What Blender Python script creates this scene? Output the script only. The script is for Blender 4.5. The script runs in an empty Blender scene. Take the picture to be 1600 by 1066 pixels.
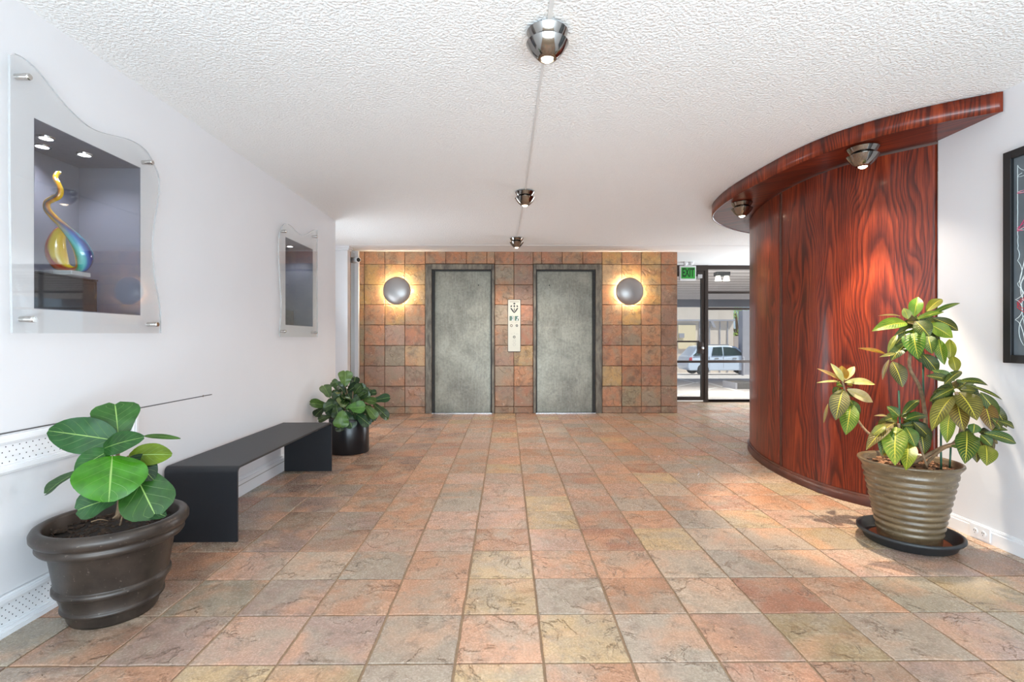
import bpy, bmesh, math, random
from mathutils import Vector, Matrix
random.seed(7)
PI = math.pi
S = bpy.context.scene
C = S.collection
D = bpy.data

# ------------------------------------------------------------------ camera, world, main light, exposure
F, HZ, YAW, EYE = 785.0, 530.0, 0.0105, 1.11
cam = D.objects.new('camera', D.cameras.new('camera'))
C.objects.link(cam)
cam.location = (0, 0, EYE)
cam.rotation_euler = (PI / 2, 0, -YAW)
cam.data.sensor_width = 36.0
cam.data.lens = F / 1600 * 36
cam.data.shift_y = (HZ - 533) / 1600
cam.data.clip_start = 0.02
S.camera = cam
S.view_settings.view_transform = 'Standard'
S.view_settings.look = 'None'
S.view_settings.gamma = 1.0
S.view_settings.use_curve_mapping = False
S.view_settings.exposure = 0.25
S.cycles.use_denoising = True
S.cycles.max_bounces = 10
S.cycles.diffuse_bounces = 6
S.cycles.transparent_max_bounces = 16
S.cycles.caustics_reflective = False
S.cycles.caustics_refractive = False
S.cycles.sample_clamp_indirect = 6.0

W = D.worlds.new('world'); S.world = W; W.use_nodes = True
wn = W.node_tree.nodes; wl = W.node_tree.links
bg = wn['Background']
sky = wn.new('ShaderNodeTexSky'); sky.sky_type = 'HOSEK_WILKIE'
sky.sun_direction = (0.5, 0.25, 0.83); sky.turbidity = 3.0
wl.new(sky.outputs[0], bg.inputs[0]); bg.inputs[1].default_value = 2.3

def light(name, kind, loc, energy, color=(1, 1, 1), parent=None, **kw):
    l = D.lights.new(name, kind); l.energy = energy; l.color = color
    for k, v in kw.items():
        if k != 'aim': setattr(l, k, v)
    o = D.objects.new(name, l); C.objects.link(o); o.location = loc
    if 'aim' in kw:
        o.rotation_euler = Vector(kw['aim']).to_track_quat('-Z', 'Y').to_euler()
    if parent:
        o.parent = parent; o.location = Vector(loc) - parent.location
    return o
light('sun', 'SUN', (6, 20, 20), 5.0, (1, .95, .86), angle=0.01, aim=(-0.5, 0.25, -0.83))
light('daylight_front_windows', 'AREA', (0.36, -2.15, 1.3), 98, (0.745, 0.895, 1.0), shape='RECTANGLE', size=4.3, size_y=2.1, aim=(0, 1, 0.1))
light('added_front_uplight', 'AREA', (0.36, -1.6, 0.35), 178, (0.715, 0.88, 1.0), shape='RECTANGLE', size=4.3, size_y=1.0, aim=(0, .72, .7))  # unseen low uplight, added to brighten the ceiling
light('added_recess_fill', 'AREA', (-2.55, 6.1, 1.15), 42, (0.82, 0.92, 1.0), shape='RECTANGLE', size=0.9, size_y=2.0, aim=(1, -.3, .45))  # unseen fill in the left recess, added to even out the far end
light('added_corridor_fill', 'AREA', (4.93, 8.3, 1.15), 110, (0.84, 0.93, 1.0), shape='RECTANGLE', size=0.8, size_y=2.1, aim=(-1, -.35, .2))  # unseen fill behind the wood enclosure, added to brighten corridor and back

# ------------------------------------------------------------------ helpers
def P(px, py, Y):
    cx = px - 800
    X = cx * math.cos(YAW) + F * math.sin(YAW); Yw = -cx * math.sin(YAW) + F * math.cos(YAW)
    s = Y / Yw
    return Vector((X * s, Y, EYE + (HZ - py) * s))
def PX(px, py, Xp):
    cx = px - 800
    X = cx * math.cos(YAW) + F * math.sin(YAW); Yw = -cx * math.sin(YAW) + F * math.cos(YAW)
    s = Xp / X
    return Vector((Xp, Yw * s, EYE + (HZ - py) * s))
def lin(c):
    return tuple((v / 255 / 12.92) if v / 255 <= .04045 else ((v / 255 + .055) / 1.055) ** 2.4 for v in c)

def wloc(o):
    v = Vector((0, 0, 0))
    while o: v += o.location; o = o.parent
    return v
def obj(name, bm, mat=None, parent=None, smooth=False, kind=None, local=False, bevel=0):
    me = D.meshes.new(name)
    if smooth:
        for f in bm.faces: f.smooth = True
    if parent and not local:
        bmesh.ops.translate(bm, verts=bm.verts, vec=-wloc(parent))
    bm.to_mesh(me); bm.free()
    o = D.objects.new(name, me); C.objects.link(o)
    for m in (mat if isinstance(mat, (list, tuple)) else [mat]):
        if m: me.materials.append(m)
    if parent: o.parent = parent
    if kind: o['kind'] = kind
    if bevel:
        b = o.modifiers.new('bevel', 'BEVEL'); b.width = bevel; b.segments = 2; b.limit_method = 'ANGLE'
    return o
def tag(o, label, cat, group=None):
    o['label'] = label; o['category'] = cat
    if group: o['group'] = group
    return o
def thing(name, loc, label, cat, group=None):
    o = D.objects.new(name, None); C.objects.link(o); o.location = loc; o.empty_display_size = .05
    return tag(o, label, cat, group)
def box(bm, x0, x1, y0, y1, z0, z1, mi=0):
    vs = [bm.verts.new((x, y, z)) for x in (x0, x1) for y in (y0, y1) for z in (z0, z1)]
    q = [(0, 1, 3, 2), (4, 6, 7, 5), (0, 4, 5, 1), (2, 3, 7, 6), (0, 2, 6, 4), (1, 5, 7, 3)]
    for f in q:
        fc = bm.faces.new([vs[i] for i in f]); fc.material_index = mi
    return vs
def nb(): return bmesh.new()
def bx(*a):
    bm = nb(); box(bm, *a); return bm
def lathe(bm, prof, seg=48, c=(0, 0, 0), axis='z', close=False):
    rings = []
    for r, z in prof:
        if r < 1e-5:
            p = (0, 0, z); ring = [bm.verts.new(p)]
        else:
            ring = [bm.verts.new((r * math.cos(2 * PI * i / seg), r * math.sin(2 * PI * i / seg), z)) for i in range(seg)]
        rings.append(ring)
    for a, b in zip(rings, rings[1:]):
        for i in range(seg):
            j = (i + 1) % seg
            if len(a) == 1 and len(b) == 1: break
            if len(a) == 1: bm.faces.new((a[0], b[j], b[i]))
            elif len(b) == 1: bm.faces.new((a[i], a[j], b[0]))
            else: bm.faces.new((a[i], a[j], b[j], b[i]))
    vs = [v for r in rings for v in r]
    if axis == '-y':      # local z points to -Y (towards the viewer)
        for v in vs: v.co = Vector((v.co.x, -v.co.z, v.co.y))
    if axis == 'x':
        for v in vs: v.co = Vector((v.co.z, v.co.x, v.co.y))
    if axis == '-x':
        for v in vs: v.co = Vector((-v.co.z, v.co.x, v.co.y))
    for v in vs: v.co += Vector(c)
    bmesh.ops.recalc_face_normals(bm, faces=bm.faces)
    return bm
def spline(pts, n=8):
    pts = [Vector(p) for p in pts]; out = []
    for i in range(len(pts) - 1):
        p0 = pts[max(i - 1, 0)]; p1 = pts[i]; p2 = pts[i + 1]; p3 = pts[min(i + 2, len(pts) - 1)]
        for k in range(n):
            t = k / n
            out.append(.5 * ((2 * p1) + (p2 - p0) * t + (2 * p0 - 5 * p1 + 4 * p2 - p3) * t * t + (-p0 + 3 * p1 - 3 * p2 + p3) * t ** 3))
    out.append(pts[-1]); return out
def tube(bm, pts, rad, seg=8, uv=False):
    pts = [Vector(p) for p in pts]; n = len(pts)
    if not isinstance(rad, (list, tuple)): rad = [rad] * n
    prev = None; rings = []
    L = bm.loops.layers.uv.verify() if uv else None
    for i, p in enumerate(pts):
        d = (pts[min(i + 1, n - 1)] - pts[max(i - 1, 0)]).normalized()
        if prev is None:
            a = d.orthogonal().normalized()
        else:
            a = (prev - d * prev.dot(d)).normalized()
        prev = a; b = d.cross(a)
        rings.append([bm.verts.new(p + (a * math.cos(2 * PI * k / seg) + b * math.sin(2 * PI * k / seg)) * rad[i]) for k in range(seg)])
    for i in range(n - 1):
        for k in range(seg):
            j = (k + 1) % seg
            f = bm.faces.new((rings[i][k], rings[i][j], rings[i + 1][j], rings[i + 1][k])); f.smooth = True
            if uv:
                for lp, (u, v) in zip(f.loops, ((k / seg, i / n), ((k + 1) / seg, i / n), ((k + 1) / seg, (i + 1) / n), (k / seg, (i + 1) / n))):
                    lp[L].uv = (u, v)
    bm.faces.new(rings[0][::-1]); bm.faces.new(rings[-1])
    return bm
def extrude_poly(bm, pts2, z0, z1):
    a = [bm.verts.new((x, y, z0)) for x, y in pts2]; b = [bm.verts.new((x, y, z1)) for x, y in pts2]
    n = len(pts2)
    bm.faces.new(a[::-1]); bm.faces.new(b)
    for i in range(n):
        j = (i + 1) % n
        bm.faces.new((a[i], a[j], b[j], b[i]))
    bmesh.ops.recalc_face_normals(bm, faces=bm.faces)
    return bm

# ------------------------------------------------------------------ materials
class NT:
    def __init__(s, name):
        s.m = D.materials.new(name); s.m.use_nodes = True
        s.n = s.m.node_tree.nodes; s.l = s.m.node_tree.links
        s.b = s.n['Principled BSDF']; s.out = s.n['Material Output']
    def new(s, t, **kw):
        n = s.n.new('ShaderNode' + t)
        for k, v in kw.items():
            if k.startswith('i_'):
                n.inputs[k[2:].replace('_', ' ')].default_value = v
            else: setattr(n, k, v)
        return n
    def link(s, a, b): s.l.new(a, b)
    def set(s, k, v):
        if hasattr(v, 'is_linked') or hasattr(v, 'links'): s.link(v, s.b.inputs[k])
        else: s.b.inputs[k].default_value = v
    def math(s, op, a, b=None, c=None, clamp=False):
        n = s.n.new('ShaderNodeMath'); n.operation = op; n.use_clamp = clamp
        for i, v in enumerate((a, b, c)):
            if v is None: continue
            if isinstance(v, (int, float)): n.inputs[i].default_value = v
            else: s.link(v, n.inputs[i])
        return n.outputs[0]
    def mix(s, f, a, b, blend='MIX'):
        n = s.n.new('ShaderNodeMix'); n.data_type = 'RGBA'; n.blend_type = blend
        for sock, v in ((n.inputs[0], f), (n.inputs[6], a), (n.inputs[7], b)):
            if isinstance(v, (int, float)): sock.default_value = v
            elif isinstance(v, tuple): sock.default_value = (*v[:3], 1)
            else: s.link(v, sock)
        return n.outputs[2]
    def ramp(s, f, stops, interp='LINEAR'):
        n = s.n.new('ShaderNodeValToRGB'); n.color_ramp.interpolation = interp
        e = n.color_ramp.elements
        while len(e) < len(stops): e.new(.5)
        for el, (p, c) in zip(e, stops):
            el.position = p; el.color = (*c, 1) if isinstance(c, tuple) else (c, c, c, 1)
        s.link(f, n.inputs[0]); return n.outputs[0]
    def noise(s, vec, scale, detail=3, rough=.5, dist=0, w=None):
        n = s.n.new('ShaderNodeTexNoise')
        if w is not None: n.noise_dimensions = '4D'; s.link(w, n.inputs['W'])
        n.inputs['Scale'].default_value = scale; n.inputs['Detail'].default_value = detail
        n.inputs['Roughness'].default_value = rough; n.inputs['Distortion'].default_value = dist
        if vec is not None: s.link(vec, n.inputs['Vector'])
        return n.outputs['Fac']
    def pos(s): return s.new('NewGeometry').outputs['Position']
    def bump(s, h, strength=.3, dist=.01):
        n = s.n.new('ShaderNodeBump'); n.inputs['Strength'].default_value = strength; n.inputs['Distance'].default_value = dist
        s.link(h, n.inputs['Height']); s.link(n.outputs[0], s.b.inputs['Normal']); return n
    def scale(s, vec, v):
        n = s.n.new('ShaderNodeMapping'); n.inputs['Scale'].default_value = v; s.link(vec, n.inputs[0]); return n.outputs[0]
def plain(name, c, rough=.5, metal=0, spec=.5, coat=0, var=0, vs=8, bump=0, bs=200):
    t = NT(name); col = lin(c)
    t.b.inputs['Roughness'].default_value = rough; t.b.inputs['Metallic'].default_value = metal
    t.b.inputs['Specular IOR Level'].default_value = spec; t.b.inputs['Coat Weight'].default_value = coat
    if var:
        n = t.noise(t.pos(), vs, 4)
        t.set('Base Color', t.ramp(n, [(.3, tuple(v * (1 - var) for v in col)), (.7, tuple(min(1, v * (1 + var)) for v in col))]))
    else: t.b.inputs['Base Color'].default_value = (*col, 1)
    if bump: t.bump(t.noise(t.pos(), bs, 3), bump, .004)
    return t.m
def emit(name, c, strength):
    t = NT(name); t.b.inputs['Base Color'].default_value = (*lin(c), 1)
    t.b.inputs['Emission Color'].default_value = (*lin(c), 1); t.b.inputs['Emission Strength'].default_value = strength
    return t.m

M = {}
M['wall'] = plain('wall_paint', (221, 220, 222), .55, var=.015, vs=2, bump=.06, bs=120)
M['white'] = plain('white_gloss_paint', (232, 232, 234), .35, var=.01)
M['black_steel'] = plain('black_powder_coat', (22, 24, 29), .45, var=.08, vs=30, bump=.05, bs=600)
M['black_pot'] = plain('black_satin', (22, 23, 26), .3)
M['rubber'] = plain('dark_plastic', (40, 42, 44), .45, var=.1)
M['chrome'] = plain('chrome', (205, 200, 195), .08, metal=1)
M['lamp_chrome'] = plain('lamp_chrome', (150, 147, 143), .1, metal=1)
M['steel'] = plain('brushed_steel', (190, 190, 190), .25, metal=1)
M['hole'] = plain('dark_void', (25, 25, 25), .9)
M['soil'] = plain('potting_soil', (34, 25, 19), .95, var=.5, vs=60, bump=.8, bs=90)
M['chips'] = plain('bark_chips', (140, 100, 70), .85, var=.35, vs=40)
M['stem'] = plain('woody_stem', (128, 104, 78), .8, var=.3, vs=60)
M['stake'] = plain('green_stake', (38, 84, 62), .5)
M['bronze'] = plain('bronze_anodised', (62, 54, 50), .35, metal=.6)
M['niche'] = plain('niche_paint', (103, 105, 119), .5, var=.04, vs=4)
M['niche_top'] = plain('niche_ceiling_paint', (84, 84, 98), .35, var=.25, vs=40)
M['pedestal'] = plain('smoked_block', (46, 47, 52), .12, coat=.4)
M['bulb'] = emit('lamp_glow', (255, 236, 205), 9)
M['puck'] = emit('puck_glow', (240, 244, 255), 14)
M['sconce_glow'] = emit('sconce_glow', (255, 214, 150), 6)
M['plate'] = plain('brushed_plate', (190, 184, 168), .4, metal=.2)
M['plate_grey'] = plain('plate_grey', (158, 154, 146), .4)
M['ink'] = plain('dark_ink', (45, 45, 48), .6)
M['green_ink'] = plain('green_ink', (84, 112, 100), .6)

t = NT('ceiling_texture'); p = t.pos()
t.b.inputs['Base Color'].default_value = (*lin((240, 240, 239)), 1); t.b.inputs['Roughness'].default_value = .85
nn = t.new('TexNoise'); nn.inputs['Scale'].default_value = 74; nn.inputs['Detail'].default_value = 2; nn.inputs['Distortion'].default_value = .25
t.link(p, nn.inputs['Vector'])
h = t.ramp(nn.outputs['Fac'], [(.38, 0.0), (.62, 1.0)])
t.bump(h, .6, .006); M['ceiling'] = t.m
M['ceiling_smooth'] = plain('smooth_ceiling', (226, 225, 224), .8)

def tile_mat(name, attr, wall):
    t = NT(name); p = t.pos(); oi = t.new('ObjectInfo')
    w = t.math('MULTIPLY', oi.outputs['Random'], 37.0)
    if attr:
        a = t.new('Attribute', attribute_name='Col'); base = a.outputs['Color']
        w = t.math('MULTIPLY', a.outputs['Alpha'], 37.0)
    else: base = oi.outputs['Color']
    n1 = t.noise(p, 5.0, 5, .6, .4, w); n2 = t.noise(p, 5.5, 5, .55, .7, w); n3 = t.noise(p, 120, 4, .7, 0, w)
    c = t.mix(t.ramp(n1, [(.45, 0.0), (.60, .62)]), base, lin((146, 132, 108) if wall else (170, 156, 138)))
    n4 = t.noise(p, 3.6, 3, .5, .3, t.math('ADD', w, 5.3))
    c = t.mix(t.ramp(n4, [(.5, 0.0), (.64, .55)]), c, lin((184, 122, 82) if wall else (210, 156, 122)))
    edge = t.math('ABSOLUTE', t.math('SUBTRACT', n2, .535))
    crack = t.ramp(edge, [(.0, 1.0), (.010, 0.0)])
    mask = t.ramp(t.noise(p, 6.5, 2, .5, 0, t.math('ADD', w, 2.1)), [(.44, 0.0), (.56, 1.0)])
    crack = t.math('MULTIPLY', crack, mask)
    n7 = t.noise(p, 17, 5, .7, .5, t.math('ADD', w, 3.3))
    c = t.mix(t.ramp(n7, [(.52, 0.0), (.68, .6)]), c, lin((116, 100, 88)))
    c = t.mix(t.math('MULTIPLY', crack, .55), c, lin((104, 82, 66)))
    fine = t.ramp(n3, [(.32, .74), (.48, 1.0), (.66, 1.14)])
    c = t.mix(1.0, c, fine, 'MULTIPLY')
    if wall:
        n5 = t.noise(p, 26, 4, .7, 1.2, w)
        c = t.mix(t.ramp(n5, [(.60, 0.0), (.68, .6)]), c, lin((214, 186, 158)))
        n6 = t.noise(p, 7, 3, .6, .2, t.math('ADD', w, 9.0))
        c = t.mix(t.ramp(n6, [(.52, 0.0), (.70, .62)]), c, lin((100, 76, 60)))
    t.set('Base Color', c)
    t.set('Roughness', t.ramp(n3, [(.3, .16 if not wall else .4), (.7, .34 if not wall else .55)]))
    step = t.ramp(n2, [(.515, 0.0), (.545, 1.0)])
    hh = t.math('ADD', t.math('MULTIPLY', t.math('MULTIPLY', step, mask), .8), t.math('ADD', t.math('MULTIPLY', n3, .22), t.math('MULTIPLY', n1, .8)))
    t.bump(hh, .7, .008)
    return t.m
M['tile'] = tile_mat('slate_tile', False, False)
M['tile_far'] = tile_mat('slate_tile_far', True, False)
M['wtile'] = tile_mat('wall_slate_tile', False, True)
M['grout'] = plain('grout', (150, 124, 98), .9, var=.12, vs=60)
M['wgrout'] = plain('wall_grout', (92, 60, 44), .9, var=.12, vs=60)

# elevator door steel: mottled patina
t = NT('mottled_door_steel'); p = t.pos()
a = t.noise(p, 2.2, 5, .6, .6); b = t.noise(p, 14, 5, .7, .5); v = t.noise(t.scale(p, (30, 30, 2)), 3, 3, .6)
a2 = t.noise(p, 30, 4, .7, .3); a = t.math('ADD', t.math('MULTIPLY', a, .6), t.math('MULTIPLY', a2, .4))
c = t.ramp(a, [(.36, lin((104, 98, 87))), (.52, lin((132, 127, 113))), (.66, lin((154, 149, 134)))])
c = t.mix(t.ramp(b, [(.56, 0.0), (.72, .55)]), c, lin((98, 94, 88)))
c = t.mix(t.ramp(v, [(.5, 0.0), (.8, .3)]), c, lin((182, 178, 166)))
t.set('Base Color', c); t.b.inputs['Metallic'].default_value = .35; t.b.inputs['Roughness'].default_value = .38
t.bump(b, .06, .004); M['door'] = t.m
t = NT('worn_frame_steel'); p = t.pos()
b = t.noise(t.scale(p, (1, 1, .3)), 16, 5, .7, .4)
c = t.ramp(b, [(.35, lin((74, 66, 58))), (.6, lin((122, 112, 98))), (.8, lin((150, 136, 116)))])
t.set('Base Color', c); t.b.inputs['Metallic'].default_value = .35; t.b.inputs['Roughness'].default_value = .45
M['frame'] = t.m
M['reveal'] = plain('blackened_reveal', (38, 36, 34), .6, var=.5, vs=30)

def wood_mat(name, dark=1.0, flat=False):
    t = NT(name); uv = t.new('UVMap').outputs[0]
    sx = t.new('SeparateXYZ'); t.link(uv, sx.inputs[0]); u, v = sx.outputs[0], sx.outputs[1]
    lo = t.noise(t.scale(uv, (2.6, .9, 1)), 1.0, 2, .5, 0)
    leaf = t.math('ADD', t.math('DIVIDE', u, .62), t.math('MULTIPLY', lo, .6))
    fr = t.math('PINGPONG', leaf, .5)                       # book-matched veneer leaves
    x = t.math('SUBTRACT', fr, t.math('ADD', .22, t.math('MULTIPLY', t.noise(t.scale(uv, (.8, .5, 1)), 1.3, 1), .1)))
    x2 = t.math('MULTIPLY', t.math('MULTIPLY', x, x), 34.0)
    wig = t.noise(t.scale(uv, (9, 2.2, 1)), 1.0, 4, .55, .3)
    f = t.math('ADD', t.math('ADD', v, x2), t.math('MULTIPLY', wig, .3))
    rings = t.math('FRACT', t.math('MULTIPLY', f, 2.6))
    g = t.ramp(rings, [(0.0, .2), (.35, .62), (.6, .9), (.82, .8), (.94, .15), (1.0, .2)])
    fib = t.noise(t.scale(uv, (260, 5, 1)), 1.0, 3, .6)
    por = t.noise(t.scale(uv, (120, 3, 1)), 1.0, 2, .7)
    blot = t.noise(t.scale(uv, (9, .55, 1)), 1.0, 4, .7)
    val = t.math('ADD', t.math('MULTIPLY', g, .24), t.math('ADD', t.math('MULTIPLY', fib, .5), t.math('MULTIPLY', blot, .62)))
    val = t.math('SUBTRACT', val, t.math('MULTIPLY', t.ramp(por, [(.56, 0.0), (.7, 1.0)]), .12))
    k = dark
    c = t.ramp(val, [(.42, tuple(q * k for q in lin((44, 14, 9)))), (.60, tuple(q * k for q in lin((78, 25, 13)))),
                     (.74, tuple(q * k for q in lin((118, 42, 20)))), (.95, tuple(q * k for q in lin((160, 68, 34))))])
    t.set('Base Color', c); t.b.inputs['Roughness'].default_value = .36
    t.b.inputs['Specular IOR Level'].default_value = .32; t.b.inputs['Coat Weight'].default_value = .22; t.b.inputs['Coat Roughness'].default_value = .14
    t.bump(fib, .05, .002)
    return t.m
M['wood'] = wood_mat('mahogany_veneer')
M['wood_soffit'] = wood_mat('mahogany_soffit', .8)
M['wood_base'] = plain('mahogany_base', (74, 36, 24), .35, var=.3, vs=12)

def glass(name, tint=(1, 1, 1), refl=1.0, body=0.0):
    t = NT(name); t.n.remove(t.b)
    tr = t.new('BsdfTransparent'); tr.inputs[0].default_value = (*tint, 1)
    gl = t.new('BsdfGlossy'); gl.inputs['Roughness'].default_value = .02; gl.inputs['Color'].default_value = (1, 1, 1, 1)
    lw = t.new('LayerWeight'); lw.inputs[0].default_value = .5
    fac = t.math('ADD', .04 * refl, t.math('MULTIPLY', t.math('POWER', lw.outputs['Facing'], 5.0), .9), clamp=True)
    mx = t.new('MixShader'); t.link(fac, mx.inputs[0]); t.link(tr.outputs[0], mx.inputs[1]); t.link(gl.outputs[0], mx.inputs[2])
    last = mx
    if body:
        df = t.new('BsdfDiffuse'); df.inputs[0].default_value = (.85, .86, .86, 1)
        m2 = t.new('MixShader'); m2.inputs[0].default_value = body
        t.link(mx.outputs[0], m2.inputs[1]); t.link(df.outputs[0], m2.inputs[2]); last = m2
    t.link(last.outputs[0], t.out.inputs[0]); return t.m
M['acrylic'] = glass('clear_acrylic', (.97, .975, .975), 1.5)
M['acrylic_edge'] = glass('acrylic_edge', (.62, .64, .66), 2.0, .35)
M['clear_block'] = glass('clear_block', (.9, .92, .93), 2.0, .3)
M['pane'] = glass('window_glass', (.94, .96, .96), 1.0)

def leaf_mat(name, vein, lam_mix, freq=9, rough=.32, pinch=1.0, vw=.045, trans=.15):
    t = NT(name); uv = t.new('UVMap').outputs[0]; oi = t.new('ObjectInfo')
    sx = t.new('SeparateXYZ'); t.link(uv, sx.inputs[0])
    u = t.math('ABSOLUTE', t.math('MULTIPLY', t.math('SUBTRACT', sx.outputs[0], .5), 2.0)); v = sx.outputs[1]
    mid = t.ramp(u, [(vw * .5, 1.0), (vw * 1.4, 0.0)])
    lat = t.math('SUBTRACT', v, t.math('MULTIPLY', u, .16 * pinch))
    lat = t.math('ABSOLUTE', t.math('SUBTRACT', t.math('FRACT', t.math('MULTIPLY', lat, float(freq))), .5))
    lats = t.ramp(lat, [(.0, 1.0), (vw * 1.6 * freq / 9, 0.0)])
    fade = t.ramp(u, [(.55, 1.0), (.95, .1)])
    vm = t.math('MAXIMUM', mid, t.math('MULTIPLY', t.math('MULTIPLY', lats, fade), lam_mix))
    pn = t.noise(t.pos(), 22, 3)
    base = t.mix(1.0, oi.outputs['Color'], t.ramp(pn, [(.3, .72), (.7, 1.2)]), 'MULTIPLY')
    c = t.mix(vm, base, lin(vein))
    t.set('Base Color', c); t.b.inputs['Roughness'].default_value = rough
    t.b.inputs['Specular IOR Level'].default_value = .38
    t.b.inputs['Transmission Weight'].default_value = 0
    t.bump(t.math('SUBTRACT', t.math('MULTIPLY', pn, .3), vm), .35, .004)
    td = t.new('BsdfTranslucent'); t.link(c, td.inputs[0])
    mx = t.new('MixShader'); mx.inputs[0].default_value = trans
    t.link(t.b.outputs[0], mx.inputs[1]); t.link(td.outputs[0], mx.inputs[2]); t.link(mx.outputs[0], t.out.inputs[0])
    return t.m
M['fig_leaf'] = leaf_mat('fig_leaf', (140, 172, 92), .55, 6, .27, 2.2, .026)
M['croton_leaf'] = leaf_mat('croton_leaf', (200, 184, 62), .85, 13, .40, 1.3, .05)

# ------------------------------------------------------------------ room shell
XL, XR, H, YB, Y0 = -1.895, 2.625, 2.42, 7.51, -2.2
def struct(name, bm, mat, parent=None, **k): return obj(name, bm, mat, parent, kind=None if parent else 'structure', **k)

# floor: grout bed + single tiles
floor = struct('floor', bx(-2.7, 5.1, Y0, 8.95, -.06, -.005), M['grout'])
PAL = {'g': (178, 167, 153), 'k': (164, 158, 138), 'p': (205, 166, 147), 'o': (206, 152, 120), 'y': (214, 184, 134), 'm': (160, 136, 128),
       'b': (160, 124, 104), 'r': (188, 130, 106), 'e': (212, 190, 166), 'l': (182, 164, 126)}
rows = {0: (-5, 'mpoyylgeyogrbml'), 1: (-7, 'kkbmpmgoyg' + 'plgmk'), 2: (-6, 'bbkmoo' + 'ygoerokl'), 3: (-6, 'bbpego' + 'yooegepm')}
rows[0] = (-6, 'mmoylg' + 'yogrbmle'); rows[1] = (-6, 'kbmpmg' + 'oygplgmkg')
rows[2] = (-6, 'bbkmoo' + 'ygoerokll'); rows[3] = (-6, 'bbpego' + 'yooegepmb')
def tile_mesh(name, w, d, th, seed, ch=.0022):
    r = random.Random(seed); bm = nb(); n = 4
    ring = []
    for (ax, ay, bx_, by_) in ((0, 0, 1, 0), (1, 0, 1, 1), (1, 1, 0, 1), (0, 1, 0, 0)):
        for k in range(n):
            q = k / n; j = 0 if k == 0 else r.uniform(-.0025, .0025)
            x = ax + (bx_ - ax) * q; y = ay + (by_ - ay) * q
            ring.append(((x - .5) * w + (j if bx_ == ax else 0), (y - .5) * d + (j if by_ == ay else 0)))
    lo = [bm.verts.new((x, y, -th)) for x, y in ring]
    up = [bm.verts.new((x, y, -ch * .8)) for x, y in ring]
    tp = [bm.verts.new((x * (1 - 2 * ch / w), y * (1 - 2 * ch / d), 0)) for x, y in ring]
    N = len(ring)
    for a, b in ((lo, up), (up, tp)):
        for i in range(N): bm.faces.new((a[i], a[(i + 1) % N], b[(i + 1) % N], b[i]))
    bm.faces.new(tp)
    me = D.meshes.new(name); bm.to_mesh(me); bm.free(); return me
TG, GX, GY = .3035, -.177, 1.72
TY = .305
def tile_col(i, j, r):
    if j in rows and rows[j][0] <= i < rows[j][0] + len(rows[j][1]):
        c = PAL[rows[j][1][i - rows[j][0]]]
    else:
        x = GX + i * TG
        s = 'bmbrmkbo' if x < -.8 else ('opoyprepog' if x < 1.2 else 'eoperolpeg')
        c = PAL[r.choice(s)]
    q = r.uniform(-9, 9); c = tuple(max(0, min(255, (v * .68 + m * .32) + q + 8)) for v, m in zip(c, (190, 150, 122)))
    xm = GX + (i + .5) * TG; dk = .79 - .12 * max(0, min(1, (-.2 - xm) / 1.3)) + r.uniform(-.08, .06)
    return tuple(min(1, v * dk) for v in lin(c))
tms = [tile_mesh('tile', TG - .0085, TY - .0085, .0049, k) for k in range(5)]
for m in tms: m.materials.append(M['tile'])
rt = random.Random(3); single = 0
far = nb(); cl = far.loops.layers.float_color.new('Col')
cells = []
for j in range(-4, 24):
    for i in range(-9, 17):
        x0 = GX + i * TG; x1 = x0 + TG; y0 = GY + (j - 1) * TY; y1 = y0 + TY
        lo, hi = XL, XR
        if y0 > 5.5: lo = -2.6
        if y0 >= 7.4: lo = 2.56
        if y0 > 4.1: hi = 5.0
        if y1 > 5.55 and y0 < 5.55 and x1 <= XL: continue
        if x1 <= lo + .02 or x0 >= hi - .02: continue
        cells.append((i, j, max(x0, lo), min(x1, hi), y0, min(y1, 8.86)))
def seen(c):
    i, j, x0, x1, y0, y1 = c
    return j >= 0 and x0 / max(y1, .1) < 1.05 and x1 / max(y1, .1) > -1.05 and (y0 < 7.45)
for c in sorted(cells, key=lambda c: (not seen(c), c[4])):
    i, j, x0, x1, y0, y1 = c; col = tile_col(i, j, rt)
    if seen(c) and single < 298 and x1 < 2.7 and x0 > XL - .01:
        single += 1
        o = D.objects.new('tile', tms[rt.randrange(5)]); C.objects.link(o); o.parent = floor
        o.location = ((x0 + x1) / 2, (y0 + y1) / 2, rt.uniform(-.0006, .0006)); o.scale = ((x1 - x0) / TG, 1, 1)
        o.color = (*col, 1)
    else:
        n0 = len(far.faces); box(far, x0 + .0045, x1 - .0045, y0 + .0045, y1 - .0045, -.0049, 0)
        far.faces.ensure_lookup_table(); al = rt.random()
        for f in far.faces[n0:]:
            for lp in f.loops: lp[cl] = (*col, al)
obj('distant_tiles', far, M['tile_far'], floor, kind='stuff')

# ceiling
struct('ceiling', bx(-2.7, 5.1, Y0, 7.0, H, H + .1), M['ceiling'])
struct('ceiling_corridor', bx(-2.7, 5.1, 7.0, 8.95, H - .004, H + .1), M['ceiling_smooth'])

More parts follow.
